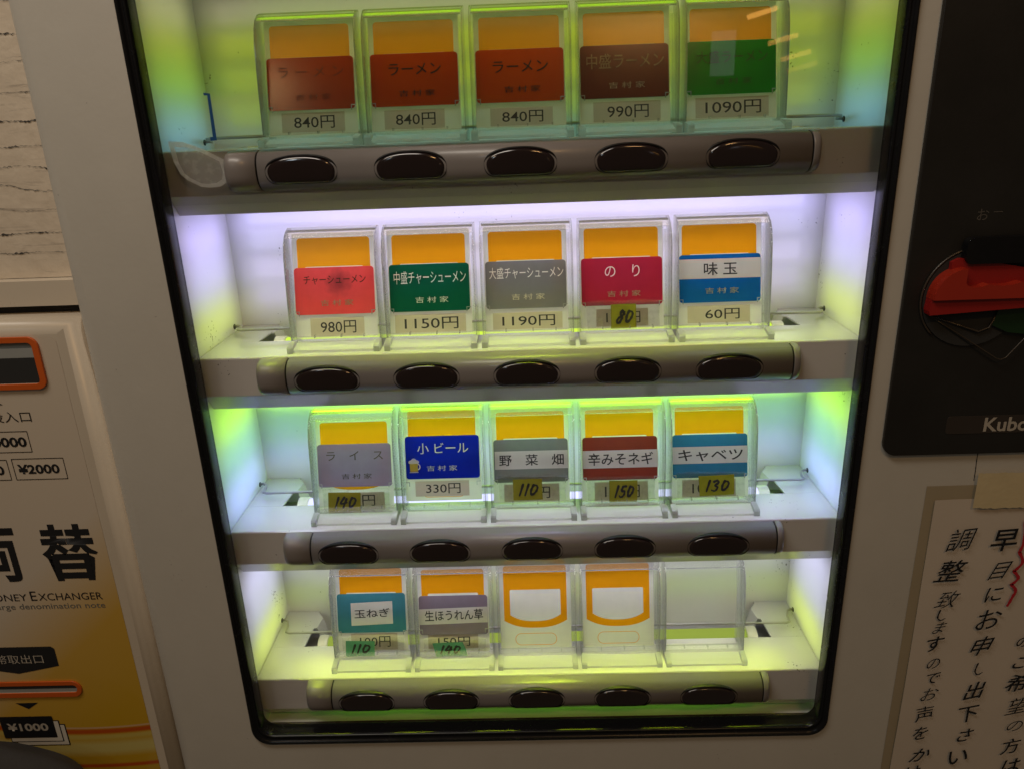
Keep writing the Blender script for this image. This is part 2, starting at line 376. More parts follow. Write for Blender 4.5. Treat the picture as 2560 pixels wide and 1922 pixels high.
def stroke(lines, wd, y=0.0, taper=0.45):
    """brush or marker strokes: lists of (x, z) points -> flat ribbons with rounded ends and a varying width"""
    bm = bmesh.new()
    for L in lines:
        P = [Vector((a, b)) for a, b in L]; Q = []
        for i in range(len(P)-1):
            p0, p1, p2, p3 = P[max(i-1, 0)], P[i], P[i+1], P[min(i+2, len(P)-1)]
            for k in range(5):
                t = k/5; Q.append(0.5*((2*p1)+(p2-p0)*t+(2*p0-5*p1+4*p2-p3)*t*t+(3*p1-p0-3*p2+p3)*t**3))
        Q.append(P[-1]); m = len(Q); A = []; B = []
        for i, q in enumerate(Q):
            t = (Q[min(i+1, m-1)]-Q[max(i-1, 0)]); t = t.normalized() if t.length > 1e-9 else Vector((1, 0)); nn = Vector((-t.y, t.x))
            f = i/(m-1); hw = wd/2*(1-taper*f**2)*(0.92+0.16*math.sin(i*1.7))
            A.append(bm.verts.new((q.x+nn.x*hw, y, q.y+nn.y*hw))); B.append(bm.verts.new((q.x-nn.x*hw, y, q.y-nn.y*hw)))
        for i in range(m-1): bm.faces.new((A[i], B[i], B[i+1], A[i+1]))
        for q, hw, d in ((Q[0], wd/2, Q[0]-Q[1]), (Q[-1], wd/2*(1-taper), Q[-1]-Q[-2])):
            a0 = math.atan2(d.y, d.x)
            bm.faces.new([bm.verts.new((q.x+hw*math.cos(a0+math.radians(g)), y-0.00002, q.y+hw*math.sin(a0+math.radians(g)))) for g in range(-90, 91, 30)])
    return bm_mesh(bm)
def arc(cx, cz, rx, rz, a0, a1, n=8):
    return [(cx+rx*math.cos(math.radians(a0+(a1-a0)*k/n)), cz+rz*math.sin(math.radians(a0+(a1-a0)*k/n))) for k in range(n+1)]

# ================================================================== the ticket machine
XI = 0.0015; WS = 0.3112                                   # inside of the display case
ZS = [0.6186, 0.4317, 0.2457, 0.0601]                      # tops of the four shelves
machine = thing('ticket_machine', 'cream meal ticket vending machine with lit display case of four shelves', 'ticket machine', (0, 0, -0.30))
def part(name, mesh, mats, parent=None, **k):
    """machine part given in world coordinates"""
    o = link(name, mesh, mats, parent or machine, **k)
    if parent is None: o.location = Vector(o.location)-machine.location
    return o

# front panel with the window opening
hole = rrect(-0.3112, 0.3112, -0.0010, 0.86, 0.0215, 10)
pm = fill([rrect(-0.385, 0.66, -0.30, 1.05, 0.002, 2), hole[::-1]], 0.0085, 0.0015)
pm.transform(Matrix.Translation((0, 0.020, 0)))
front = part('front_panel', pm, MAT['front'])
bm = bmesh.new()
prof = [(-0.385, 0.0)] + [(-0.385-0.014*math.sin(math.radians(a)), 0.014-0.014*math.cos(math.radians(a))) for a in range(9, 91, 9)] + [(-0.399, 0.20)]
a = [bm.verts.new((x, y, -0.30)) for x, y in prof]; b = [bm.verts.new((x, y, 1.05)) for x, y in prof]
for i in range(len(prof)-1): bm.faces.new((a[i], a[i+1], b[i+1], b[i]))
part('side_panel', bm_mesh(bm), MAT['front'], smooth=True)

# rubber gasket round the window: a ridged profile swept round the opening
prof = [(0.0, 0.004), (0.0, -0.0015), (0.0010, -0.0030), (0.0026, -0.0032), (0.0036, -0.0010), (0.0044, 0.0002), (0.0058, 0.0002), (0.0066, -0.0008), (0.0080, 0.0004), (0.0086, 0.0030), (0.0088, 0.016), (0.0060, 0.020)]
bm = bmesh.new(); rings = []
for d, y in prof:
    extra = 0.0016 if d > 0.004 else 0.0
    rings.append([bm.verts.new((x, y, z)) for x, z in rrect(-0.310+d, 0.310-d, 0.0+d+extra, 0.858-d, 0.020-d*0.6, 10)])
for i in range(len(rings)-1):
    n = len(rings[0])
    for k in range(n): bm.faces.new((rings[i][k], rings[i][(k+1) % n], rings[i+1][(k+1) % n], rings[i+1][k]))
part('window_gasket', bm_mesh(bm), MAT['rubber'], smooth=True)

# display case: back, sides, floor, inner sill
L0, R0 = XI-WS, XI+WS
bm = bmesh.new(); add_box(bm, L0, R0, 0.153, 0.156, -0.006, 0.86); part('back_wall', bm_mesh(bm), MAT['inner'])
bm = bmesh.new(); add_box(bm, L0-0.003, L0, 0.0205, 0.156, -0.009, 0.86); part('case_wall', bm_mesh(bm), MAT['inner'])
bm = bmesh.new(); add_box(bm, R0, R0+0.003, 0.0205, 0.156, -0.009, 0.86); part('case_wall', bm_mesh(bm), MAT['inner'])
bm = bmesh.new(); add_box(bm, L0, R0, 0.0205, 0.153, -0.009, -0.006); part('case_floor', bm_mesh(bm), MAT['inner'])
bm = bmesh.new(); add_box(bm, L0, R0, 0.0205, 0.156, 0.86, 0.863); part('case_ceiling', bm_mesh(bm), MAT['inner'])
bm = bmesh.new(); add_prism_x(bm, [(0.0205, -0.0055), (0.0205, 0.006), (0.024, 0.0065), (0.027, -0.0055)], L0+0.001, R0-0.001); part('inner_sill', bm_mesh(bm), MAT['smoke'])

# shelves
def shelf_mesh(h=0.0385):
    bm = bmesh.new()
    d = h-0.0385
    add_prism_x(bm, [(0.0845, 0), (0.0318, 0), (0.0306, -0.0004), (0.0300, -0.0014), (0.0300, -h+0.0006), (0.0304, -h), (0.0440, -0.0557-d), (0.0455, -0.0557-d),
                     (0.0455, -0.0525-d), (0.0325, -h+0.0015), (0.0325, -0.0025), (0.0845, -0.0025)], L0+0.0006, R0-0.0006)
    for s in (-1, 1):
        e = L0+0.0006 if s < 0 else R0-0.0006
        q = [(XI+s*0.2720, 0.0847), (XI+s*0.2698, 0.1187), (XI+s*0.2662, 0.1196), (XI+s*0.2634, 0.1385), (XI+s*0.2709, 0.1490), (XI+s*0.2709, 0.1525), (e, 0.1525), (e, 0.0847)]
        a = [bm.verts.new((x, y, 0.0)) for x, y in q]; b = [bm.verts.new((x, y, -0.0016)) for x, y in q]
        for i in range(8): bm.faces.new((a[i], a[(i+1) % 8], b[(i+1) % 8], b[i]))
        bm.faces.new(a); bm.faces.new(b[::-1])
        f = [(XI+s*0.2660, 0.1196, -0.0003), (XI+s*0.2632, 0.1383, -0.0003), (XI+s*0.2585, 0.1376, -0.0195), (XI+s*0.2612, 0.1196, -0.0195)]     # folded-down tab
        va = [bm.verts.new(p) for p in f]; vb = [bm.verts.new((x+s*0.0013, y+0.0002, z_-0.0006)) for x, y, z_ in f]
        for i in range(4): bm.faces.new((va[i], va[(i+1) % 4], vb[(i+1) % 4], vb[i]))
        bm.faces.new(va); bm.faces.new(vb[::-1])
    return bm_mesh(bm)
TUBE = {0: ((1.0, 0.98, 0.90), 0.2), 1: ((0.25, 0.9, 0.80), 0.25), 2: ((0.72, 1.0, 0.08), 0.85), 3: ((0.62, 0.64, 1.0), 1.3), 4: ((0.78, 1.0, 0.15), 0.32)}
for i, z in enumerate([0.8046]+ZS):
    sh = part('shelf', shelf_mesh(0.0410 if i == 4 else 0.0385), MAT['shelf'], loc=(0, 0, z))
    col, st = TUBE[i]
    tm = tube([(XI-0.247, 0.100, z-0.0135), (XI+0.247, 0.100, z-0.0135)], 0.0125, 20)
    part('fluorescent_tube', tm, glow('tube_light', col, st))
    for s in (-1, 1):
        bm = bmesh.new()
        pts = [(0.100+0.0145*math.cos(math.radians(a)), z-0.0140+0.0145*math.sin(math.radians(a))) for a in range(-40, 221, 13)]
        pts += [(0.0865, z-0.034), (0.1135, z-0.034)]
        xa, xb = sorted((XI+s*0.2475, XI+s*0.2585)); add_prism_x(bm, pts, xa, xb); bevel(bm, 0.001, 2, 0.8)
        part('tube_socket', bm_mesh(bm), MAT['socket'])
    bm = bmesh.new(); add_box(bm, L0+0.0012, R0-0.0012, 0.060, 0.1526, z-0.0325, z-0.0310); part('light_baffle', bm_mesh(bm), MAT['tray'])  # added baffle: keeps light from leaking between the shelves
    if i == 0: continue
    # wire that the display holders hang on, hooked into the side walls
    dz = 0.0045; zz = z+dz
    w_path = [(L0-0.001, 0.1285, zz+0.0005), (L0+0.004, 0.1283, zz+0.0012), (L0+0.008, 0.126, zz+0.001), (L0+0.0125, 0.112, zz+0.0035), (L0+0.014, 0.101, zz+0.0040), (L0+0.018, 0.0985, zz+0.0045),
              (XI, 0.098, zz+0.0065), (R0-0.018, 0.0985, zz+0.0045), (R0-0.014, 0.101, zz+0.0040), (R0-0.0125, 0.112, zz+0.0035), (R0-0.008, 0.126, zz+0.001), (R0-0.004, 0.1283, zz+0.0012), (R0+0.001, 0.1285, zz+0.0005)]
    part('hanger_wire', tube(w_path, 0.0015, 10), MAT['steel'])
    for s in (-1, 1):
        bm = bmesh.new(); bmesh.ops.create_cone(bm, cap_ends=True, segments=14, radius1=0.0028, radius2=0.0028, depth=0.0006, matrix=Matrix.Translation((XI+s*(WS-0.0002), 0.1285, zz+0.0005)) @ Matrix.Rotation(math.pi/2, 4, 'Y'))
        part('wire_hole', bm_mesh(bm), MAT['void'])

# button bars: a bulging bar with a cap at each end, five smoked buttons each
def bar_section(n=22):
    P = []
    for k in range(n+1):
        t = -1+2*k/n
        P.append((0.0295-0.0175*(1-abs(t)**2.6)**(1/2.2), 0.0*t-0.0185-0.0175*t))
    return P
def bar_mesh(x0, x1, round0=False, round1=False):
    sec = bar_section(); bm = bmesh.new(); st = []
    def ends(x, s):
        return [(x+s*0.0065*(1-math.cos(math.radians(g))), 0.68+0.32*math.sin(math.radians(g))) for g in (0, 18, 36, 54, 72, 90)]
    st += ends(x0, 1) if round0 else [(x0, 1.0)]
    st += ends(x1, -1)[::-1] if round1 else [(x1, 1.0)]
    rings = []
    for x, k in st:
        rings.append([bm.verts.new((x, 0.0295+(y-0.0295)*k, -0.0185+(z+0.0185)*(0.55+0.45*k if k < 1 else 1))) for y, z in sec])
    for i in range(len(rings)-1):
        for j in range(len(sec)-1): bm.faces.new((rings[i][j], rings[i][j+1], rings[i+1][j+1], rings[i+1][j]))
    bm.faces.new(rings[0]); bm.faces.new(rings[-1][::-1])
    me = bm_mesh(bm)
    for p in me.polygons: p.use_smooth = len(p.vertices) == 4
    return me
def button_mesh():
    w2, zt, zb = 0.0300, 0.0113, -0.0112
    O = []
    for k in range(9): O.append((-w2+0.009+0.009*math.cos(math.radians(180+10*k)), zb+0.010+0.010*math.sin(math.radians(180+10*k))))
    O.append((-0.012, zb-0.0001)); O.append((0.012, zb-0.0001))
    for k in range(9): O.append((w2-0.009+0.009*math.cos(math.radians(280+10*k)), zb+0.010+0.010*math.sin(math.radians(280+10*k))))
    for k in range(1, 24):
        a = math.pi*k/24; c, s = math.cos(a), math.sin(a)
        O.append((w2*math.copysign(abs(c)**0.86, c), zb+0.010+(zt-zb-0.010)*s**1.0))
    bm = bmesh.new()
    def ring(k, y, g=0.0): return [bm.verts.new((x*k+math.copysign(g, x)*min(1, abs(x)/0.02), y, z*k+(g if z > 0 else -g*0.3))) for x, z in O]
    def skin(R, mi):
        for i in range(len(R)-1):
            for j in range(len(O)):
                bm.faces.new((R[i][j], R[i][(j+1) % len(O)], R[i+1][(j+1) % len(O)], R[i+1][j])).material_index = mi
    skin([ring(1, 0.024, 0.0012), ring(1, 0.0128, 0.0012), ring(1, 0.0118, 0.0006), ring(1, 0.0122, -0.0004), ring(1, 0.016, -0.0005)], 1)
    R = [ring(0.965, 0.017), ring(0.965, 0.0124), ring(0.94, 0.0114), ring(0.88, 0.0107), ring(0.78, 0.0102), ring(0.55, 0.0099), ring(0.28, 0.0098)]
    skin(R, 0); bm.faces.new(R[-1])
    me = bm_mesh(bm)
    for p in me.polygons: p.use_smooth = True
    return me
BTN = button_mesh(); BTN.materials.append(MAT['button']); BTN.materials.append(MAT['rim'])
BAR = bar_mesh(-0.2220, 0.2432); CAPL = bar_mesh(-0.2517, -0.2236, round0=True); CAPR = bar_mesh(0.2448, 0.2523, round1=True)
CORE = bar_mesh(-0.2240, 0.2452); CORE.transform(Matrix.Translation((0, 0.0295, -0.0185)) @ Matrix.Diagonal((1, 0.94, 0.96, 1)) @ Matrix.Translation((0, -0.0295, 0.0185)))
for me, m in ((BAR, MAT['bar']), (CAPL, MAT['bar']), (CAPR, MAT['bar']), (CORE, MAT['gap'])): me.materials.append(m)
def put(name, me, parent, loc=(0, 0, 0)):
    o = bpy.data.objects.new(name, me); C.objects.link(o); o.parent = parent; o.location = loc; return o
for z in ZS:
    b = put('button_bar', BAR, machine, Vector((0, 0, z))-machine.location)
    put('joint_seal', CORE, b); put('end_cap', CAPL, b); put('end_cap', CAPR, b)
    for k in range(5): put('button', BTN, b, (0.0006+0.0927*(k-2), 0, -0.0178))

# clear front sheet over the top row, behind the button bar
bm = bmesh.new(); add_box(bm, -0.3085, 0.3085, 0.0215, 0.0235, 0.574, 0.858); part('front_pane', bm_mesh(bm), MAT['pane'])
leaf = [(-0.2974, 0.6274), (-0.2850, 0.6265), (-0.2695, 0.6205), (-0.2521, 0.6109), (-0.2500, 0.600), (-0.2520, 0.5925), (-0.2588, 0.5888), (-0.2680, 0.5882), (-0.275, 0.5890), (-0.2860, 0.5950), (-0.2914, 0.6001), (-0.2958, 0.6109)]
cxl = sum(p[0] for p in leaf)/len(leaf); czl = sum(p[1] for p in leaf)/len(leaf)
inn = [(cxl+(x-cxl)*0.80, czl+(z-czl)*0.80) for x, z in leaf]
part('leaf_reflection', join([(fill([inn]), 0), (fill([leaf, inn[::-1]]), 1)]), [MAT['reflect_haze'], MAT['reflect_edge']], loc=(0, 0.0211, 0))  # leaf-shaped reflection in the pane, drawn as hazy flat shapes
part('blue_reflection', fill([[(-0.2607, 0.6645), (-0.2553, 0.6637), (-0.2555, 0.6267), (-0.2610, 0.6265), (-0.2609, 0.6294), (-0.2585, 0.6296), (-0.2577, 0.6624), (-0.2607, 0.6625)]]), MAT['blue'], loc=(0, 0.0211, 0))  # blue bracket of a reflection, drawn as a flat coloured shape

# ------------------------------------------------------------------ payment panel on the right
pp = part('payment_panel', fill([rrect(0.3278, 0.64, 0.3297, 1.02, 0.012, 8)], 0.0015, 0.0008), MAT['black_panel'], loc=(0, 0.0, 0))
def sub(name, me, mat, parent, smooth=False):
    o = link(name, me, mat, parent, smooth=smooth); return o
off = 0.0
ringp = [(0.386+0.0450*math.cos(math.radians(a)), -0.0058, 0.4760+0.0440*math.sin(math.radians(a))) for a in range(70, 232, 6)]
sub('lever_surround', tube(ringp, 0.0009, 8), MAT['smoke'], pp)
bm = bmesh.new(); add_prism_y(bm, arc(0.386, 0.476, 0.0435, 0.0425, 0, 354, 40), -0.0062, -0.0048); sub('lever_recess', bm_mesh(bm), MAT['void'], pp)
bm = bmesh.new()
up_ = arc(0.3700, 0.4783, 0.0252, 0.0262, 180, 92, 9)      # quarter-round grip end, then the scalloped finger edge
sc = [(0.3692, 0.4925), (0.3712, 0.4900), (0.3760, 0.4885), (0.3830, 0.4888), (0.3880, 0.4908), (0.3930, 0.4898), (0.4000, 0.4892), (0.4080, 0.4898), (0.4150, 0.4920), (0.4210, 0.4906), (0.4300, 0.4896), (0.4400, 0.4900), (0.4400, 0.4783)]
add_prism_y(bm, up_+sc, -0.020, -0.0064); bevel(bm, 0.0008, 2)
sub('coin_return_lever', bm_mesh(bm), MAT['red'], pp)
bm = bmesh.new(); add_prism_y(bm, [(0.3450, 0.4781), (0.4400, 0.4781), (0.4400, 0.4700), (0.345, 0.4645), (0.3440, 0.468)], -0.0165, -0.0064); bevel(bm, 0.0006, 2); sub('lever_underside', bm_mesh(bm), MAT['darkred'], pp)
bm = bmesh.new(); add_prism_y(bm, [(0.3600, 0.4784), (0.3600, 0.5085), (0.3660, 0.5115), (0.3800, 0.5110), (0.4000, 0.5065), (0.4200, 0.5025), (0.4400, 0.5010), (0.4400, 0.4784)], -0.0110, -0.0066); bevel(bm, 0.0008, 2); sub('lever_back', bm_mesh(bm), MAT['darkred'], pp)
bm = bmesh.new(); add_prism_y(bm, rrect(0.3690, 0.4500, 0.5070, 0.5290, 0.006), -0.0140, -0.0064); bevel(bm, 0.003, 3); sub('lever_hood', bm_mesh(bm), MAT['rim'], pp)
sub('lever_guard', tube([(0.3483, -0.0062, 0.4625), (0.372, -0.008, 0.4480), (0.4120, -0.009, 0.4222), (0.4162, -0.009, 0.4208), (0.4205, -0.009, 0.4225), (0.4354, -0.008, 0.4410), (0.447, -0.0062, 0.462)], 0.0006, 6), MAT['smoke'], pp)
sub('lever_guard', tube([(0.3483, -0.0062, 0.4625), (0.3932, -0.008, 0.4466), (0.4020, -0.008, 0.4500), (0.4104, -0.007, 0.4694)], 0.0009, 6), MAT['smoke'], pp)
bm = bmesh.new(); add_prism_y(bm, [(0.408, 0.470), (0.404, 0.452), (0.418, 0.4455), (0.436, 0.443), (0.445, 0.470)], -0.0085, -0.0056); bevel(bm, 0.002, 2); sub('lever_key', bm_mesh(bm), MAT['green'], pp)
sub('emblem', fill([rrect(0.381, 0.530, 0.3497, 0.3668, 0.003)], 0.0001, 0.0001), MAT['badge'], pp).location = (0, -0.0046, 0)
sub('emblem_lettering', text('Kubota', None, 0.0138, 0, 0, 0, weight=0.022), MAT['silver'], pp)
e = [o for o in pp.children if o.name.startswith('emblem_lettering')][0]
e.location = (0.4147-min(v.co.x for v in e.data.vertices), -0.0054, 0.3582)
sub('lettering', join([(text('お', None, 0.0092, 0.3824, 0.5464, -0.0049), 0), (text('一', 0.0075, None, 0.3945, 0.5483, -0.0049), 0)]), MAT['faintgrey'], pp)
part('panel_joint', stroke([[(0.4171, 0.3280), (0.4173, 0.318), (0.4178, 0.309), (0.4180, 0.2995)]], 0.0008, -0.0003, 0.0), MAT['gap'])

# ================================================================== clear holders, menu cards, name plates
ALPHA = -math.atan(0.26); CA = math.cos(ALPHA)
PROF = [(0.052, 0.0), (0.0522, 0.009), (0.0540, 0.028), (0.0557, 0.047), (0.0587, 0.068), (0.0617, 0.086), (0.0660, 0.098), (0.0720, 0.1052), (0.0795, 0.1098), (0.0865, 0.1117)]
def holder_mesh():
    """clear tray: two bulging cheeks, a rounded top rim, a bottom lip and ledges"""
    bm = bmesh.new()
    for s in (-1, 1):
        pts = PROF+[(0.0905, 0.1105), (0.0900, 0.095), (0.0860, 0.006), (0.0850, 0.0)]
        xa, xb = sorted((s*0.0438, s*0.0425)); add_prism_x(bm, pts, xa, xb)
    rim = [(0.0655, 0.0995), (0.0665, 0.0985), (0.0665, 0.0975), (0.0640, 0.0990)]
    rim = [(0.0695, 0.1040), (0.0720, 0.1052), (0.0795, 0.1098), (0.0865, 0.1117), (0.0925, 0.1112), (0.0925, 0.1090), (0.0865, 0.1094), (0.0802, 0.1077), (0.0728, 0.1032)]
    add_prism_x(bm, rim, -0.0419, 0.0419)
    add_prism_x(bm, [(0.0520, 0.0070), (0.0540, 0.0100), (0.0625, 0.0100), (0.0640, 0.0066)], -0.0419, 0.0419)      # bottom lip
    for x in (-0.022, 0.004, 0.026): add_box(bm, x, x+0.0012, 0.0545, 0.060, 0.0101, 0.0125)
    for s in (-1, 1):                                                                                               # side ledges the card rests on
        xa, xb = sorted((s*0.0419, s*0.0398)); add_prism_x(bm, [(0.0640, 0.010), (0.0660, 0.010), (0.0890, 0.0985), (0.0872, 0.0985)], xa, xb)
    return bm_mesh(bm)
def foot_mesh():
    bm = bmesh.new()
    for s in (-1, 1):
        xa, xb = sorted((s*0.0442, s*0.0385)); add_prism_x(bm, [(0.0370, 0.0), (0.0370, 0.0055), (0.0385, 0.0070), (0.0519, 0.0088), (0.0519, 0.0)], xa, xb)
    add_prism_x(bm, [(0.0378, 0.0006), (0.0378, 0.0030), (0.0450, 0.0046), (0.0519, 0.0068), (0.0519, 0.0048), (0.0450, 0.0024)], -0.0384, 0.0384)
    bevel(bm, 0.0005, 2, 0.6)
    return bm_mesh(bm)
def clip_mesh(s):
    """small hook at a lower corner of the plate seat"""
    bm = bmesh.new()
    add_prism_y(bm, [(s*0.0352, 0.0295), (s*0.0359, 0.0295), (s*0.0359, 0.0334), (s*0.0396, 0.0334), (s*0.0396, 0.0341), (s*0.0352, 0.0341)], -0.0034, -0.0026)
    return bm_mesh(bm)
HM, FM, CM = holder_mesh(), foot_mesh(), (clip_mesh(-1), clip_mesh(1))
HM.materials.append(MAT['clear']); FM.materials.append(MAT['clearedge']); [c.materials.append(MAT['clearedge']) for c in CM]

V = lambda dz: dz/CA          # height above the shelf -> distance up the leaning card plane
def shield(top=0.1012):
    """orange print of a blank card: outline and window"""
    o = []
    t, b, e = V(top), V(0.0315), V(0.0400)
    o += [(-0.0355, e)]+[(-0.0355+0.071*k/16, b+(e-b)*abs(-1+2*k/16)**2.6) for k in range(1, 16)]+[(0.0355, e)]
    o += [(0.0355, t-0.003)]+arc(0.0325, t-0.003, 0.003, 0.003, 0, 90, 4)+arc(-0.0325, t-0.003, 0.003, 0.003, 90, 180, 4)
    wt, wb, we = V(0.0745), V(0.0390), V(0.0462)
    h = [(-0.0285, we)]+[(-0.0285+0.057*k/16, wb+(we-wb)*abs(-1+2*k/16)**2.6) for k in range(1, 16)]+[(0.0285, we)]
    h += arc(0.0270, wt-0.0015, 0.0015, 0.0015, 0, 90, 3)+arc(-0.0270, wt-0.0015, 0.0015, 0.0015, 90, 180, 3)
    return o, h
def card_mesh():
    o, h = shield()
    outer = rrect(-0.0400, 0.0400, V(0.0085), V(0.1060), 0.001, 2)
    pill = rrect(-0.0235, 0.0235, V(0.0120), V(0.0255), 0.0068, 8); pin = rrect(-0.0229, 0.0229, V(0.0120)+0.0006, V(0.0255)-0.0006, 0.0062, 8)
    return join([(fill([outer, o[::-1], pill[::-1]]), 0), (fill([o, h[::-1]]), 1), (fill([h]), 0), (fill([pill, pin[::-1]]), 1), (fill([pin]), 0)])
CARD = card_mesh(); CARD.materials.append(MAT['paper']); CARD.materials.append(MAT['orange'])
PLATE_W = 0.0388

# handwriting on the tape slips, in a unit box (x 0..1, z 0..1)
GLY = {'1': [[(0.62, 1.0), (0.30, 0.0)]],
       '4': [[(0.45, 1.0), (0.10, 0.42), (0.95, 0.50)], [(0.80, 0.85), (0.55, 0.0)]],
       '0': [[(0.30, 0.95), (0.10, 0.45), (0.30, 0.05), (0.75, 0.35), (0.85, 0.75), (0.55, 0.92), (0.25, 0.85)]],
       '8': [[(0.95, 0.70), (0.60, 1.0), (0.45, 0.72), (0.75, 0.45), (0.50, 0.02), (0.12, 0.10), (0.30, 0.40), (0.80, 0.62), (0.95, 0.90)]],
       '5': [[(0.85, 0.98), (0.40, 0.92), (0.30, 0.55), (0.72, 0.55), (0.78, 0.22), (0.40, 0.0), (0.10, 0.12)]],
       '3': [[(0.20, 0.90), (0.60, 1.0), (0.78, 0.78), (0.42, 0.55), (0.78, 0.35), (0.55, 0.02), (0.10, 0.10)]]}
def hand(num, x0, x1, z0, z1, wd, y):
    n = len(num); ws = [0.55 if c == '1' else 1.0 for c in num]; tot = sum(ws); x = x0; L = []
    for c, q in zip(num, ws):
        cw = (x1-x0)*q/tot
        for s in GLY[c]: L.append([(x+cw*(0.02+0.80*px)+(z1-z0)*0.22*pz, z0+(z1-z0)*pz) for px, pz in s])
        x += cw
    return stroke(L, wd, y, 0.35)

CX = [0.0020+0.09275*k for k in range(-2, 3)]; FX = [0.0031+0.09275*k for k in range(-2, 3)]
ROWS = ['top shelf', 'second shelf', 'third shelf', 'bottom shelf']
POS = ['leftmost', 'second from the left', 'middle', 'second from the right', 'rightmost']
# per slot: plate colour, colour word, dish writing, its width, centre and height (shares of the plate), its ink, shop writing ink and centre/width, price, price box (x0,x1,dz0,dz1), extras
D = {
 (0,0): dict(col=(0.34,0.040,0.003), word='brick orange', t='ラ ー メ ン', tw=.76, tz=.28, th=.20, ti='worn_txt', si='worn_txt', price='840円', pb=(-.0282,.0285,.0115,.0279), extra='almost worn off'),
 (0,1): dict(col=(0.40,0.050,0.004), word='brick orange', t='ラーメン', tw=.60, tz=.30, th=.22, ti='faded_txt', si='faded_txt', price='840円', pb=(-.0284,.0254,.0110,.0270), extra='blurred'),
 (0,2): dict(col=(0.44,0.060,0.005), word='brick orange', t='ラーメン', tw=.63, tz=.33, th=.22, ti='faded_txt', si='faded_txt', price='840円', pb=(-.0273,.0283,.0104,.0255), extra='dark and legible'),
 (0,3): dict(col=(0.11,0.018,0.010), word='dark maroon', t='中盛ラーメン', tw=.875, tz=.30, th=.28, ti='gold_txt', si='gold_txt', price='990円', pb=(-.0279,.0314,.0106,.0272)),
 (0,4): dict(col=(0.008,0.22,0.015), word='bright green', t='大盛ラーメン', tw=.80, tz=.30, th=.24, ti='dkgreen', si='dkgreen', price='1090円', pb=(-.0312,.0330,.0108,.0277)),
 (1,0): dict(col=(0.80,0.085,0.095), word='coral pink', t='チャーシューメン', tw=.78, tz=.27, th=.18, ti='faded_txt', si='gold_txt', price='980円', pb=(-.0257,.0271,.0088,.0267), dark_patch=True),
 (1,1): dict(col=(0.004,0.105,0.060), word='dark green', t='中盛チャーシューメン', tw=.90, tz=.28, th=.27, ti='white_txt', si='white_txt', price='1150円', pb=(-.0351,.0340,.0100,.0270)),
 (1,2): dict(col=(0.20,0.20,0.21), word='grey', t='大盛チャーシューメン', tw=.92, tz=.25, th=.24, ti='white_txt', si='pale_txt', price='1190円', pb=(-.0330,.0344,.0103,.0259)),
 (1,3): dict(col=(0.42,0.022,0.060), word='crimson', t='の　り', tw=.43, tz=.28, th=.25, ti='white_txt', si='gold_txt', price='100円', pb=(-.0250,.0250,.0103,.0265), tape=('80','olive',(-.0113,.0133,.0084,.0304),0.0)),
 (1,4): dict(col=(0.006,0.115,0.42), word='blue', t='味 玉', tw=.41, tz=.30, th=.27, ti='ink', si='gold_txt', strip=(.09,.50,-1,1), price='60円', pb=(-.0309,.0291,.0109,.0268), psz=(.55,.62,.0035)),
 (2,0): dict(col=(0.28,0.24,0.36), word='pale lavender', t='ラ　イ　ス', tw=.77, tz=.27, th=.21, ti='faded_grey', si='faded_grey', price='100円', pb=(-.0290,.0300,.0062,.0235), tape=('140','olive',(-.0290,.0050,.0040,.0245),-2.0)),
 (2,1): dict(col=(0.006,0.020,0.42), word='royal blue', t='小 ビール', tw=.69, tz=.29, th=.25, ti='pale_txt', si='pale_txt', price='330円', pb=(-.0299,.0269,.0174,.0332), dz=.0060, mug=True, sx=.49),
 (2,2): dict(col=(0.19,0.21,0.22), word='slate grey', t='野　菜　畑', tw=.87, tz=.48, th=.26, ti='ink', strip=(.27,.69,-.97,1), price='100円', pb=(-.0290,.0290,.0095,.0275), tape=('110','olive',(-.0196,.0111,.0118,.0333),0.5)),
 (2,3): dict(col=(0.22,0.042,0.030), word='reddish brown', t='辛みそネギ', tw=.87, tz=.51, th=.29, ti='ink', strip=(.31,.72,-1,1), price='100円', pb=(-.0270,.0290,.0075,.0275), tape=('150','olive',(-.0122,.0173,.0074,.0293),-1.0)),
 (2,4): dict(col=(0.030,0.17,0.34), word='sea blue', t='キャベツ', tw=.86, tz=.48, th=.27, ti='ink', strip=(.28,.67,-1,1), price='100円', pb=(-.0290,.0270,.0095,.0275), tape=('130','olive2',(-.0121,.0244,.0116,.0321),1.5)),
 (3,0): dict(col=(0.050,0.21,0.29), word='teal blue', t='玉ねぎ', tw=.52, tz=.50, th=.22, ti='ink', strip=(.22,.80,-.60,.62), tilt=2.0, price='100円', pb=(-.0250,.0280,.0105,.0290), tape=('110','teal',(-.0307,.0022,.0049,.0223),-0.5), dz=.0012),
 (3,1): dict(col=(0.22,0.18,0.25), word='mauve grey', t='生ほうれん草', tw=.85, tz=.50, th=.27, ti='ink', strip=(.32,.72,-1,1), tilt=1.2, price='150円', pb=(-.0300,.0270,.0100,.0262), tape=('140','teal',(-.0228,.0120,.0028,.0186),1.5), dz=-.0030, slant=.006),
 (3,2): None, (3,3): None, (3,4): 'empty'}
MAT['worn_txt'] = sheet('worn_print', (0.17, 0.030, 0.006), 0.3, 0.3, 0.4, var=0.4)
MAT['dkgreen'] = sheet('faded_green_print', (0.030, 0.10, 0.02), 0.4, 0.3, 0.4, var=0.4)
MAT['olive2'] = sheet('bright_olive_tape', (0.22, 0.22, 0.015), 0.30, 0.5, 0.4, var=0.2)
MAT['mugfoam'] = MAT['white_txt']; MAT['mugbeer'] = sheet('beer_print', (0.62, 0.48, 0.08), 0.55, 0.3, 0.4)
CARD_Y = 0.061

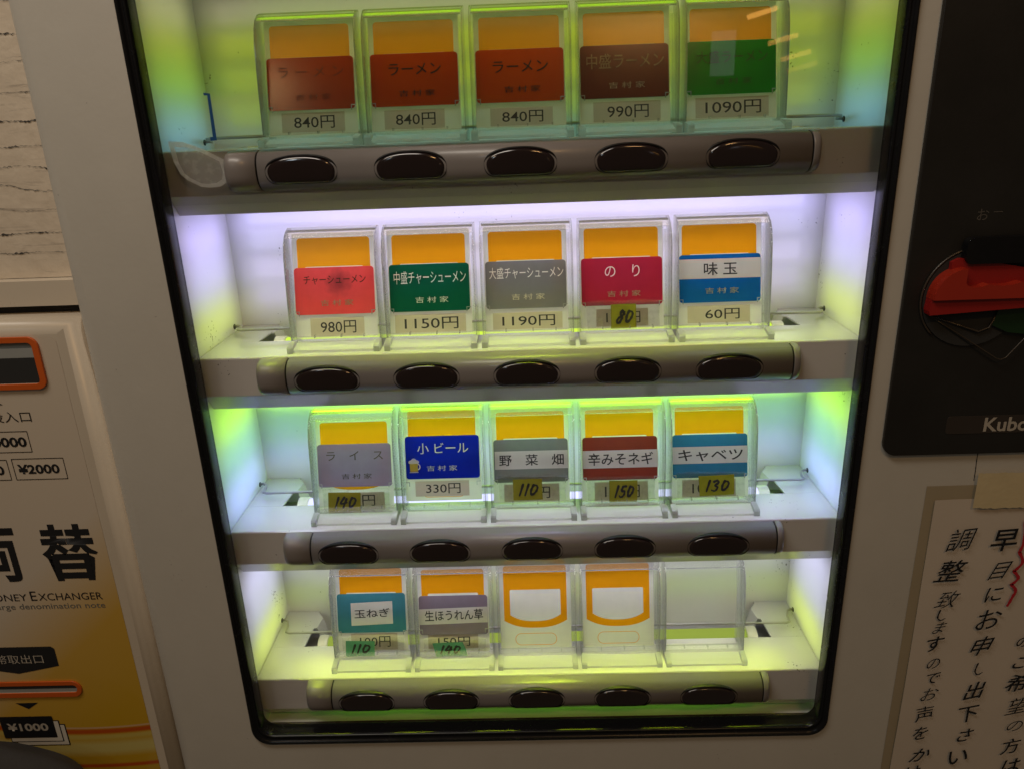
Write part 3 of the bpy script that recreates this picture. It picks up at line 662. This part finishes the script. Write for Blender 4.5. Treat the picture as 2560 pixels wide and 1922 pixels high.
for (r, k), d in D.items():
    z = ZS[r]; row, pos = ROWS[r], POS[k]
    if d == 'empty': hl = 'empty clear plastic card holder, last in the bottom row'
    elif d is None: hl = 'clear plastic holder of the blank card, %s on the bottom shelf' % pos
    else: hl = 'clear plastic holder behind the %s %s plate' % (d['word'], d['t'].replace(' ', '').replace('　', '')) if not (r == 0 and k < 3) else 'clear plastic holder priced 840円, %s on the top shelf' % pos
    h = thing('card_holder', hl, 'card holder', (FX[k], 0, z), group='clear card holders on the shelves')
    put('tray', HM, h); put('foot', FM, h)
    jit = random.uniform(-0.0006, 0.0006)
    base = Vector((CX[k]+jit, CARD_Y, z))
    dzc = 0.0 if not isinstance(d, dict) else d.get('dz', 0.0)*0.7
    if (r, k) == (2, 0): dzc = -0.0055
    t0 = d['t'].replace(' ', '').replace('　', '') if isinstance(d, dict) else ''
    if d != 'empty':
        cl = ('blank white card with an orange frame, %s on the bottom shelf' % pos if d is None else
              'orange topped white card behind the %s %s plate' % (d['word'], t0) if not (r == 0 and k < 3) else 'orange topped white card, %s on the top shelf' % pos)
        c = put('menu_card', CARD, None, base+Vector((0, 0.26*dzc, dzc))); c.rotation_euler = (ALPHA, 0, 0)
        tag(c, cl, 'menu card', 'orange topped menu cards')
    if not isinstance(d, dict): continue
    # ---- printed price label and handwritten slip, stuck on the front of the card
    frame = base-Vector((FX[k], 0, z))
    def stuck(name, me, mat, n, parent=h):
        o = link(name, me, mat, parent)
        if parent is h: o.location = frame+Vector((0, -n*CA, n*math.sin(-ALPHA))); o.rotation_euler = (ALPHA, 0, 0)
        return o
    for cm_ in CM: put('clip', cm_, h, frame).rotation_euler = (ALPHA, 0, 0)
    x0, x1, a0, a1 = d['pb']; v0, v1 = V(a0), V(a1)
    pl = stuck('price_label', fill([[(x0, v0), (x1, v0), (x1, v1), (x0, v1)]]), MAT['plabel'], 0.0006)
    f = d.get('psz'); hh = (v1-v0)*(0.66 if not f else f[1]); ww = {4: .66, 5: .76}.get(len(d['price']), .6)*(x1-x0)
    if len(d['price']) == 4: ww = min(ww, 0.0365)
    if f: ww = (x1-x0)*f[0]
    link('price_lettering', text(d['price'], ww, hh, (x0+x1)/2+(f[2] if f else 0.001), (v0+v1)/2, -0.0002, weight=0.004), MAT['ink'], pl)
    if 'tape' in d:
        num, tm, (tx0, tx1, tz0, tz1), rot = d['tape']; tz0, tz1 = V(tz0), V(tz1)
        sl = d.get('slant', 0)
        wob = lambda: random.uniform(-0.0004, 0.0004)
        q = [(tx0+sl/3+wob(), tz0+wob()), ((tx0+tx1)/2, tz0+wob()), (tx1+sl/3+wob(), tz0+wob()), (tx1+wob()+sl/6, (tz0+tz1)/2), (tx1-sl/3+wob(), tz1+wob()), ((tx0+tx1)/2, tz1+wob()), (tx0-sl/3+wob(), tz1+wob())]
        rr = math.radians(rot); mx, mz = (tx0+tx1)/2, (tz0+tz1)/2
        R = lambda p: (mx+(p[0]-mx)*math.cos(rr)-(p[1]-mz)*math.sin(rr), mz+(p[0]-mx)*math.sin(rr)+(p[1]-mz)*math.cos(rr))
        ct = [(-0.034+wob(), tz0-0.001), (-0.01, tz0-0.0016), (0.015, tz0-0.0008), (0.036+wob(), tz0-0.001), (0.0352, (tz0+tz1)/2), (0.036, tz1+0.0030), (0.02, tz1+0.0042), (0.0, tz1+0.0036), (-0.02, tz1+0.0046), (-0.035, tz1+0.0036), (-0.0345, (tz0+tz1)/2)]
        stuck('clear_tape', fill([ct]), MAT['cello'], 0.0034)
        sp = stuck('price_slip', fill([[R(p) for p in q]]), MAT[tm], 0.0040)
        tw_, th_ = tx1-tx0, tz1-tz0
        link('handwriting', hand(num, tx0+tw_*.17, tx1-tw_*.12, tz0+th_*.22, tz1-th_*.26, 0.0027, -0.0003), MAT['marker'], sp)
    # ---- name plate
    pz0, pz1 = V(0.0297), V(0.0737); ph = pz1-pz0
    dzp = d.get('dz', 0.0)
    ppos = base+Vector((0, 0.26*dzp-0.0022*CA, dzp+0.0022*0.25))+Vector((0, math.sin(-ALPHA)*pz0, CA*pz0))
    cut = []
    if d['ti'] in ('white_txt', 'pale_txt'): cut.append(('dish_lettering', letter_loops(d['t'], d['tw']*2*PLATE_W, d['th']*ph, 0.0006, ph*(1-d['tz'])), d['ti']))
    if d.get('si') in ('white_txt', 'pale_txt'): cut.append(('shop_lettering', letter_loops('吉 村 家', 0.41*2*PLATE_W, 0.125*ph, (d.get('sx', .525)-.5)*2*PLATE_W, ph*(1-.755)), d['si']))
    pmesh = fill([rrect(-PLATE_W, PLATE_W, 0, ph, 0.0032, 6)]+[L for _, ls, _i in cut for L in ls])
    t1 = d['t'].replace(' ', '').replace('　', '')
    lab = '%s plastic name plate reading %s' % (d['word'], t1)
    if r == 0 and k < 3: lab += ' %s, %s on the top shelf' % (d['extra'], pos)
    elif 'strip' in d: lab += ' in black on a white strip'
    elif d.get('mug'): lab += ' beside a small drawn beer mug'
    else: lab += ' on the ' + row
    plate = link('name_plate', pmesh, plate_mat('plate_'+d['word'].replace(' ', '_'), d['col'], 0.42, (0.004, 0, ph*0.66) if d.get('dark_patch') else None), None, ppos, (ALPHA, 0, 0))
    tag(plate, lab, 'name plate', 'coloured dish name plates')
    for nm, ls, ink in cut: link(nm, fill(ls), MAT[ink], plate, (0, -0.00005, 0))
    tilt = math.radians(d.get('tilt', 0))
    if 'strip' in d:
        s0, s1, xa, xb = d['strip']; za, zb = ph*(1-s1), ph*(1-s0)
        xa, xb = xa*PLATE_W, xb*PLATE_W
        if abs(xa) >= PLATE_W*0.99: xa += 0.0002
        if abs(xb) >= PLATE_W*0.99: xb -= 0.0002
        tt = math.tan(tilt)
        link('paper_strip', fill([[(xa, za+xa*tt), (xb, za+xb*tt), (xb-0.0*tt, zb+xb*tt), (xa, zb+xa*tt)]]), MAT['strip'], plate, (0, -0.0002, 0))
    if d['ti'] not in ('white_txt', 'pale_txt'): link('dish_lettering', text(d['t'], d['tw']*2*PLATE_W, d['th']*ph, 0.0006, ph*(1-d['tz']), -0.0004, weight=0.010 if d['ti'] == 'ink' else 0.004, rot=tilt), MAT[d['ti']], plate)
    if d.get('si') and d['si'] not in ('white_txt', 'pale_txt'):
        link('shop_lettering', text('吉 村 家', 0.41*2*PLATE_W, 0.125*ph, (d.get('sx', .525)-.5)*2*PLATE_W+0.0, ph*(1-.755), -0.0004, weight=0.006), MAT[d['si']], plate)
    if d.get('mug'):
        gx, gz = -0.0303, ph*0.18
        beer = fill([rrect(gx-.0042, gx+.0042, gz, gz+.0085, .0005, 2)])
        foam = fill([arc(gx-.0032, gz+.0100, .0024, .0020, 250, 90, 6)+arc(gx, gz+.0118, .0026, .0022, 150, 30, 6)+arc(gx+.0032, gz+.0100, .0024, .0020, 90, -70, 6)])
        handle = fill([arc(gx+.0042, gz+.0050, .0028, .0034, -90, 90, 8)+arc(gx+.0042, gz+.0050, .0016, .0022, 90, -90, 8)])
        base_ = fill([rrect(gx-.0046, gx+.0046, gz-.0012, gz-.0003, .0003, 2)])
        link('mug_picture', join([(beer, 1), (foam, 0), (handle, 0), (base_, 0)]), [MAT['mugfoam'], MAT['mugbeer']], plate, (0, -0.0004, 0))

# ================================================================== wall and money changer on the left
m, n, l, out = nt('cracked_whitewash')
p = n.new('ShaderNodeBsdfPrincipled'); l.new(p.outputs[0], out.inputs[0]); p.inputs['Roughness'].default_value = 0.85
tc = n.new('ShaderNodeTexCoord'); mp = n.new('ShaderNodeMapping'); l.new(tc.outputs['Object'], mp.inputs[0]); mp.inputs['Scale'].default_value = (1.0, 1.0, 1.0)
nz = n.new('ShaderNodeTexNoise'); nz.inputs['Scale'].default_value = 26; nz.inputs['Detail'].default_value = 6; nz.inputs['Roughness'].default_value = 0.6
l.new(mp.outputs[0], nz.inputs[0])
pt = n.new('ShaderNodeTexNoise'); pt.inputs['Scale'].default_value = 60; pt.inputs['Detail'].default_value = 6; l.new(tc.outputs['Object'], pt.inputs[0])
pm_ = n.new('ShaderNodeMix'); pm_.data_type = 'RGBA'; l.new(pt.outputs['Fac'], pm_.inputs[0])
pm_.inputs[6].default_value = (0.54, 0.46, 0.36, 1); pm_.inputs[7].default_value = (0.70, 0.61, 0.49, 1)
m3 = n.new('ShaderNodeMapping'); l.new(tc.outputs['Object'], m3.inputs[0]); m3.inputs['Scale'].default_value = (9, 1, 75)
n4 = n.new('ShaderNodeTexNoise'); n4.inputs['Scale'].default_value = 1.6; n4.inputs['Detail'].default_value = 8; n4.inputs['Roughness'].default_value = 0.7; n4.inputs['Distortion'].default_value = 0.6; l.new(m3.outputs[0], n4.inputs[0])
r4 = n.new('ShaderNodeMapRange'); r4.inputs[1].default_value = 0.56; r4.inputs[2].default_value = 0.74; r4.inputs[4].default_value = 0.75; l.new(n4.outputs['Fac'], r4.inputs[0])
p4 = n.new('ShaderNodeMix'); p4.data_type = 'RGBA'; l.new(r4.outputs[0], p4.inputs[0]); l.new(pm_.outputs[2], p4.inputs[6]); p4.inputs[7].default_value = (0.16, 0.13, 0.11, 1)
l.new(p4.outputs[2], p.inputs['Base Color'])
bp = n.new('ShaderNodeBump'); bp.inputs['Strength'].default_value = 0.6; bp.inputs['Distance'].default_value = 0.002; l.new(pt.outputs['Fac'], bp.inputs['Height']); l.new(bp.outputs[0], p.inputs['Normal'])
MAT['whitewash'] = m
wall = thing('plank_wall', 'rough whitewashed plank wall with black cracks above the money changer', 'wall', (-0.70, 0.06, 0.49))
def wpart(name, me, mat): 
    o = link(name, me, mat, wall); o.location = -wall.location; return o
bm = bmesh.new(); add_box(bm, -1.0, -0.40, 0.034, 0.08, 0.513, 1.10); wpart('plaster', bm_mesh(bm), MAT['whitewash'])
bm = bmesh.new(); add_box(bm, -1.0, -0.3995, 0.020, 0.08, 0.4895, 0.5125); bevel(bm, 0.002, 2); wpart('ledge', bm_mesh(bm), MAT['exch'])
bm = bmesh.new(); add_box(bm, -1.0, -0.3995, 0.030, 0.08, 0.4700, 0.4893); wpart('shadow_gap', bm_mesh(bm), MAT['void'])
# cracks: ragged dark grooves, one strip each, thin and uneven
def crack(z0, amp, seed, thick):
    rnd = random.Random(seed); bm = bmesh.new(); N = 150; A = []; B = []
    ph = rnd.uniform(0, 6); zc = 0
    for i in range(N+1):
        x = -0.62+0.222*i/N
        zc = z0+amp*math.sin(ph+x*38)+amp*0.5*math.sin(ph*2+x*95)+rnd.uniform(-1, 1)*0.0006
        t = max(0.00005, 0.55*thick*(0.25+1.0*max(0, math.sin(ph+x*47+seed)*math.sin(x*110+seed)))*rnd.uniform(0.15, 1.35))
        A.append(bm.verts.new((x, 0.0334, zc+t))); B.append(bm.verts.new((x, 0.0334, zc-t*rnd.uniform(0.6, 1.2))))
    for i in range(N): bm.faces.new((A[i], B[i], B[i+1], A[i+1]))
    return bm_mesh(bm)
MAT['crack'] = paint('black_crack', (0.05, 0.045, 0.04), 0.9, var=0.9, scale=160)
for i, (zc, am, th) in enumerate(((0.537, 0.0012, 0.0010), (0.5545, 0.0015, 0.0014), (0.575, 0.0025, 0.0010), (0.592, 0.003, 0.0020), (0.6085, 0.002, 0.0013), (0.629, 0.0018, 0.0011), (0.650, 0.0028, 0.0024), (0.672, 0.0012, 0.0012), (0.695, 0.0014, 0.0006), (0.7145, 0.0016, 0.0011), (0.742, 0.0014, 0.0012), (0.770, 0.002, 0.0012))):
    wpart('crack', crack(zc, am, 11+i, th), MAT['crack'])

ex = thing('money_changer', 'cream and yellow banknote changing machine with orange rimmed bill slot at left edge', 'money changer', (-0.62, 0.03, -0.30))
def xpart(name, me, mat, parent=None, y=0.0):
    o = link(name, me, mat, parent or ex)
    o.location = (Vector((0, y, 0))-ex.location) if parent is None else (0, y, 0)
    return o
bm = bmesh.new()
X0, X1, Z0, Z1 = -0.86, -0.4165, -0.30, 0.4690
fr = [bm.verts.new(q) for q in ((X0, -0.004, Z0), (X1, -0.004, Z0), (X1, -0.004, Z1), (X0, -0.004, Z1))]
ro = [fr]
for g in (22, 45, 67, 90):
    a = math.radians(g); dx = 0.0175*math.sin(a); dy = 0.018*(1-math.cos(a)); dzz = 0.0125*math.sin(a)
    ro.append([bm.verts.new(q) for q in ((X0-dx, -0.004+dy, Z0), (X1+dx, -0.004+dy, Z0), (X1+dx, -0.004+dy, Z1+dzz), (X0-dx, -0.004+dy, Z1+dzz))])
bk = [bm.verts.new((v.co.x, 0.12, v.co.z)) for v in ro[-1]]; ro.append(bk)
bm.faces.new(fr)
for i in range(len(ro)-1):
    for j in range(4): bm.faces.new((ro[i][j], ro[i][(j+1) % 4], ro[i+1][(j+1) % 4], ro[i+1][j]))
hm = bm_mesh(bm)
for q in hm.polygons: q.use_smooth = abs(q.normal.y) < 0.98
xpart('housing', hm, MAT['exch'])
# printed face film: cream at the top running into yellow, with orange swooshes near the bottom
m, n, l, out = nt('printed_film')
p = n.new('ShaderNodeBsdfPrincipled'); l.new(p.outputs[0], out.inputs[0]); p.inputs['Roughness'].default_value = 0.16; p.inputs['Coat Weight'].default_value = 0.4
tc = n.new('ShaderNodeTexCoord'); sx = n.new('ShaderNodeSeparateXYZ'); l.new(tc.outputs['Object'], sx.inputs[0])
ma = n.new('ShaderNodeMath'); ma.operation = 'MULTIPLY_ADD'; l.new(sx.outputs['X'], ma.inputs[0]); ma.inputs[1].default_value = -0.9; l.new(sx.outputs['Z'], ma.inputs[2])
rp = n.new('ShaderNodeValToRGB'); cr = rp.color_ramp
mr = n.new('ShaderNodeMapRange'); mr.inputs[1].default_value = 0.40; mr.inputs[2].default_value = 0.84; l.new(ma.outputs[0], mr.inputs[0]); l.new(mr.outputs[0], rp.inputs[0])
cr.elements[0].position = 0.12; cr.elements[0].color = (0.55, 0.33, 0.020, 1); cr.elements[1].position = 0.62; cr.elements[1].color = (0.60, 0.52, 0.42, 1)
e2 = cr.elements.new(0.36); e2.color = (0.56, 0.34, 0.05, 1)
src = rp.outputs[0]
for zc, wdt, col in ((0.0285, 0.004, (0.50, 0.09, 0.01, 1)), (0.0335, 0.0012, (0.62, 0.40, 0.22, 1)), (0.021, 0.0035, (0.58, 0.44, 0.10, 1)), (0.006, 0.010, (0.60, 0.50, 0.16, 1)), (-0.019, 0.003, (0.50, 0.09, 0.01, 1))):
    cur = n.new('ShaderNodeMath'); cur.operation = 'MULTIPLY_ADD'; sq = n.new('ShaderNodeMath'); sq.operation = 'MULTIPLY'
    sh_ = n.new('ShaderNodeMath'); sh_.operation = 'ADD'; l.new(sx.outputs['X'], sh_.inputs[0]); sh_.inputs[1].default_value = 0.49
    l.new(sh_.outputs[0], sq.inputs[0]); l.new(sh_.outputs[0], sq.inputs[1]); l.new(sq.outputs[0], cur.inputs[0]); cur.inputs[1].default_value = -0.9; l.new(sx.outputs['Z'], cur.inputs[2])
    df = n.new('ShaderNodeMath'); df.operation = 'SUBTRACT'; l.new(cur.outputs[0], df.inputs[0]); df.inputs[1].default_value = zc-0.004
    ab = n.new('ShaderNodeMath'); ab.operation = 'ABSOLUTE'; l.new(df.outputs[0], ab.inputs[0])
    mk = n.new('ShaderNodeMapRange'); mk.inputs[1].default_value = wdt*0.4; mk.inputs[2].default_value = wdt*1.3; mk.inputs[3].default_value = 1; mk.inputs[4].default_value = 0; l.new(ab.outputs[0], mk.inputs[0])
    mm = n.new('ShaderNodeMix'); mm.data_type = 'RGBA'; l.new(mk.outputs[0], mm.inputs[0]); l.new(src, mm.inputs[6]); mm.inputs[7].default_value = col; src = mm.outputs[2]
l.new(src, p.inputs['Base Color']); MAT['film'] = m
film = xpart('printed_face', fill([rrect(-0.85, -0.4180, -0.29, 0.4672, 0.006, 5)]), MAT['film'], None, -0.0043)
P = lambda nm, me, mat, y=-0.0003: xpart(nm, me, MAT[mat], film, y)
# upper bill slot
sl = P('bill_slot', fill([rrect(-0.560, -0.4345, 0.4192, 0.4674, 0.0085), rrect(-0.5545, -0.4395, 0.4238, 0.4628, 0.0045)[::-1]], 0.0008, 0.0004), 'ex_orange', -0.0002)
o = link('slot_lining', fill([rrect(-0.5545, -0.4395, 0.4238, 0.4628, 0.0045), rrect(-0.5535, -0.4404, 0.4246, 0.4620, 0.004)[::-1]], 0.0006), MAT['ex_white'], sl)
bm = bmesh.new(); add_box(bm, -0.5535, -0.4404, -0.0012, -0.0002, 0.4246, 0.4485, 0); add_box(bm, -0.5535, -0.4404, -0.0010, -0.0002, 0.4485, 0.4572, 1); add_box(bm, -0.5535, -0.4404, -0.0008, -0.0002, 0.4572, 0.4620, 2)
o = link('slot_mouth', bm_mesh(bm), [MAT['void'], MAT['ex_grey'], MAT['ex_grey2']], sl)
P('print', fill([[(-0.5075, 0.4040), (-0.4815, 0.4042), (-0.4945, 0.4120)]]), 'ex_black')
P('print', text('紙幣投入口', 0.0655, 0.0108, -0.4912, 0.3922), 'ex_black')
def boxed(x0, x1, z0, z1, body, tx0, tx1, tz0, tz1):
    P('print', join([(fill([rrect(x0, x1, z0, z1, .0006, 2), rrect(x0+.0007, x1-.0007, z0+.0007, z1-.0007, .0004, 2)[::-1]]), 0), (text(body, tx1-tx0, tz1-tz0, (tx0+tx1)/2, (tz0+tz1)/2, weight=0.03), 0)]), 'ex_black')
boxed(-0.5230, -0.4656, 0.3564, 0.3780, '¥10000', -0.5195, -0.4688, 0.3620, 0.3724)
boxed(-0.4882, -0.4382, 0.3279, 0.3501, '¥2000', -0.4842, -0.4442, 0.3340, 0.3440)
boxed(-0.5428, -0.4925, 0.3279, 0.3494, '¥5000', -0.5388, -0.4975, 0.3336, 0.3436)
P('print', text('替', 0.0560, 0.0640, -0.4553, 0.2475, weight=0.022), 'ex_black')
P('print', text('両', 0.0560, 0.0610, -0.5345, 0.2462, weight=0.022), 'ex_black')
P('print', join([(text('E', None, 0.0110, -0.5043, 0.1985), 0), (text('XCHANGER', 0.0655, 0.0084, -0.4667, 0.1972), 0), (text('M', None, 0.0106, -0.5535, 0.1983), 0), (text('ONEY', 0.0345, 0.0082, -0.5285, 0.1970), 0)]), 'ex_black')
P('print', text('large denomination note', 0.1140, 0.0086, -0.4905, 0.1853), 'ex_grey2')
P('print', fill([[(-0.589, 0.1120), (-0.5435, 0.1033), (-0.4985, 0.1125), (-0.4983, 0.1340), (-0.5015, 0.1370), (-0.5855, 0.1370), (-0.5887, 0.1340)]]), 'ex_black')
P('print', text('紙幣取出口', 0.0640, 0.0112, -0.5450, 0.1218), 'silver', -0.0006)
s2 = P('bill_outlet', fill([rrect(-0.606, -0.4806, 0.0737, 0.0932, 0.0095, 8), rrect(-0.602, -0.4848, 0.0790, 0.0887, 0.0040)[::-1]], 0.0006, 0.0003), 'ex_orange', -0.0002)
link('slot_lining', fill([rrect(-0.602, -0.4848, 0.0790, 0.0887, 0.0040), rrect(-0.601, -0.4856, 0.0800, 0.0879, 0.0034)[::-1]], 0.0005), MAT['ex_white'], s2)
bm = bmesh.new(); add_box(bm, -0.601, -0.4856, -0.0010, -0.0002, 0.0800, 0.0845, 0); add_box(bm, -0.601, -0.4856, -0.0012, -0.0002, 0.0845, 0.0879, 1)
link('slot_mouth', bm_mesh(bm), [MAT['ex_grey'], MAT['void']], s2)
P('print', fill([[(-0.5570, 0.0650), (-0.5445, 0.0570), (-0.5324, 0.0652)]]), 'ex_black')
for i, (dx, dzz) in enumerate(((0.0115, -0.0113), (0.0060, -0.0060))):
    P('print', fill([rrect(-0.580+dx, -0.5217+dx, 0.0185+dzz, 0.0475+dzz, .0008, 2)]), 'ex_black', -0.0003-0.0002*i)
    P('print', fill([rrect(-0.579+dx, -0.5229+dx, 0.0196+dzz, 0.0463+dzz, .0006, 2)]), 'ex_white', -0.0004-0.0002*i)
P('print', fill([rrect(-0.580, -0.5217, 0.0185, 0.0475, .0008, 2)]), 'ex_black', -0.0008)
P('print', text('¥1000', 0.0450, 0.0105, -0.5512, 0.0332, weight=0.03), 'silver', -0.0010)

# ================================================================== handwritten notice on the right
no_ = thing('paper_notice', 'handwritten Japanese paper notice with red wavy line taped up at lower right', 'notice', (0.46, 0, -0.20))
def npart(name, me, mat, y):
    o = link(name, me, mat, no_); o.location = Vector((0, y, 0))-no_.location; return o
bm = bmesh.new(); NX, NZ = 10, 24; G = []
for j in range(NZ+1):
    for i in range(NX+1):
        x = 0.3842+0.170*i/NX; z = -0.20+0.4805*j/NZ
        G.append(bm.verts.new((x+0.0006*math.sin(z*14), -0.0012-0.0016*(math.exp(-i*0.9))*(0.5+0.5*math.sin(z*22+1))-0.0004*math.sin(x*60+z*20), z)))
for j in range(NZ):
    for i in range(NX): bm.faces.new((G[j*(NX+1)+i], G[j*(NX+1)+i+1], G[(j+1)*(NX+1)+i+1], G[(j+1)*(NX+1)+i]))
npart('paper', bm_mesh(bm), MAT['note'], 0).data.polygons.foreach_set('use_smooth', [True]*(NX*NZ))
npart('backing_sheet', fill([[(0.3745, -0.20), (0.56, -0.20), (0.56, 0.2955), (0.3750, 0.2945)]]), MAT['sleeve'], -0.0005)
COLS = [('調整致しますのでお声をかけ', [(.4145,.2380,.026),(.4095,.2030,.026),(.4115,.1700,.021),(.4085,.1513,.012),(.4090,.1365,.014),(.4085,.1170,.019),(.4092,.0923,.013),(.4128,.0741,.014),(.4110,.0535,.017),(.4092,.0278,.021),(.4088,.0020,.018),(.4113,-.0280,.019),(.4082,-.0520,.018)]),
        ('早目にお申し出下さい', [(.4553,.2360,.026),(.4575,.2020,.020),(.4563,.1750,.018),(.4562,.1455,.025),(.4553,.1134,.024),(.4566,.0844,.014),(.4565,.0570,.023),(.4568,.0266,.022),(.4568,-.0015,.018),(.4535,-.0315,.020)]),
        ('のご希望の方は', [(.4955,.1170,.013),(.5000,.0930,.018),(.4990,.0660,.024),(.5045,.0365,.022),(.5066,.0095,.015),(.5070,-.0178,.022),(.5120,-.0452,.020)])]
rnd = random.Random(3)
for body, ps in COLS:
    me = join([(text(ch, None, None if ch in 'し' else sz*0.92, x, z, 0, weight=-0.002+rnd.uniform(-.004, .016), shear=rnd.uniform(0.15, 0.55), rot=rnd.uniform(0.04, 0.26)) if ch not in 'し' else stroke([[(x-.002, z+sz*.5), (x-.0035, z-sz*.2), (x, z-sz*.5), (x+.004, z-sz*.3)]], 0.0018, 0), 0) for ch, (x, z, sz) in zip(body, ps)])
    npart('handwriting', me, MAT['marker'], -0.0038)
npart('red_line', stroke([[(0.4719, 0.2560), (0.4745, 0.2350), (0.4723, 0.2219)], [(0.4723, 0.2225), (0.4775, 0.2110), (0.4709, 0.2008)], [(0.4709, 0.2012), (0.4766, 0.1930), (0.4711, 0.1854)], [(0.4711, 0.1858), (0.4766, 0.1790), (0.4745, 0.1700), (0.4719, 0.1614)]], 0.0034, 0, 0.1), MAT['redink'], -0.0038)
bm = bmesh.new(); T = []; B_ = []
rnd = random.Random(5)
for i in range(40):
    x = 0.4190+0.09*i/39; T.append(bm.verts.new((x, 0, 0.3085+rnd.uniform(-1, 1)*0.0004))); B_.append(bm.verts.new((x+rnd.uniform(-1, 1)*0.0003+(0.003 if i else 0), 0, 0.2716+rnd.uniform(-1, 1)*0.0007)))
for i in range(39): bm.faces.new((T[i], B_[i], B_[i+1], T[i+1]))
npart('masking_tape', bm_mesh(bm), MAT['masking'], -0.0042)

# ================================================================== dark cloth shape in the lower left corner
bm = bmesh.new(); bmesh.ops.create_icosphere(bm, subdivisions=4, radius=1.0)
for v in bm.verts:
    c = v.co; k = 1+0.05*math.sin(c.x*5+1)*math.cos(c.z*4)+0.03*math.sin(c.y*9)
    v.co = Vector((c.x*0.085*k+0.02*max(0, c.z)*-1, c.y*0.045*k, c.z*(0.058 if c.z > 0 else 0.26)*k))
tag(link('fabric', bm_mesh(bm), MAT['cloth'], None, (-0.535, -0.058, -0.012), (0, math.radians(14), 0), smooth=True), 'dark grey rounded cloth shape poking up in the lower left corner', 'fabric')
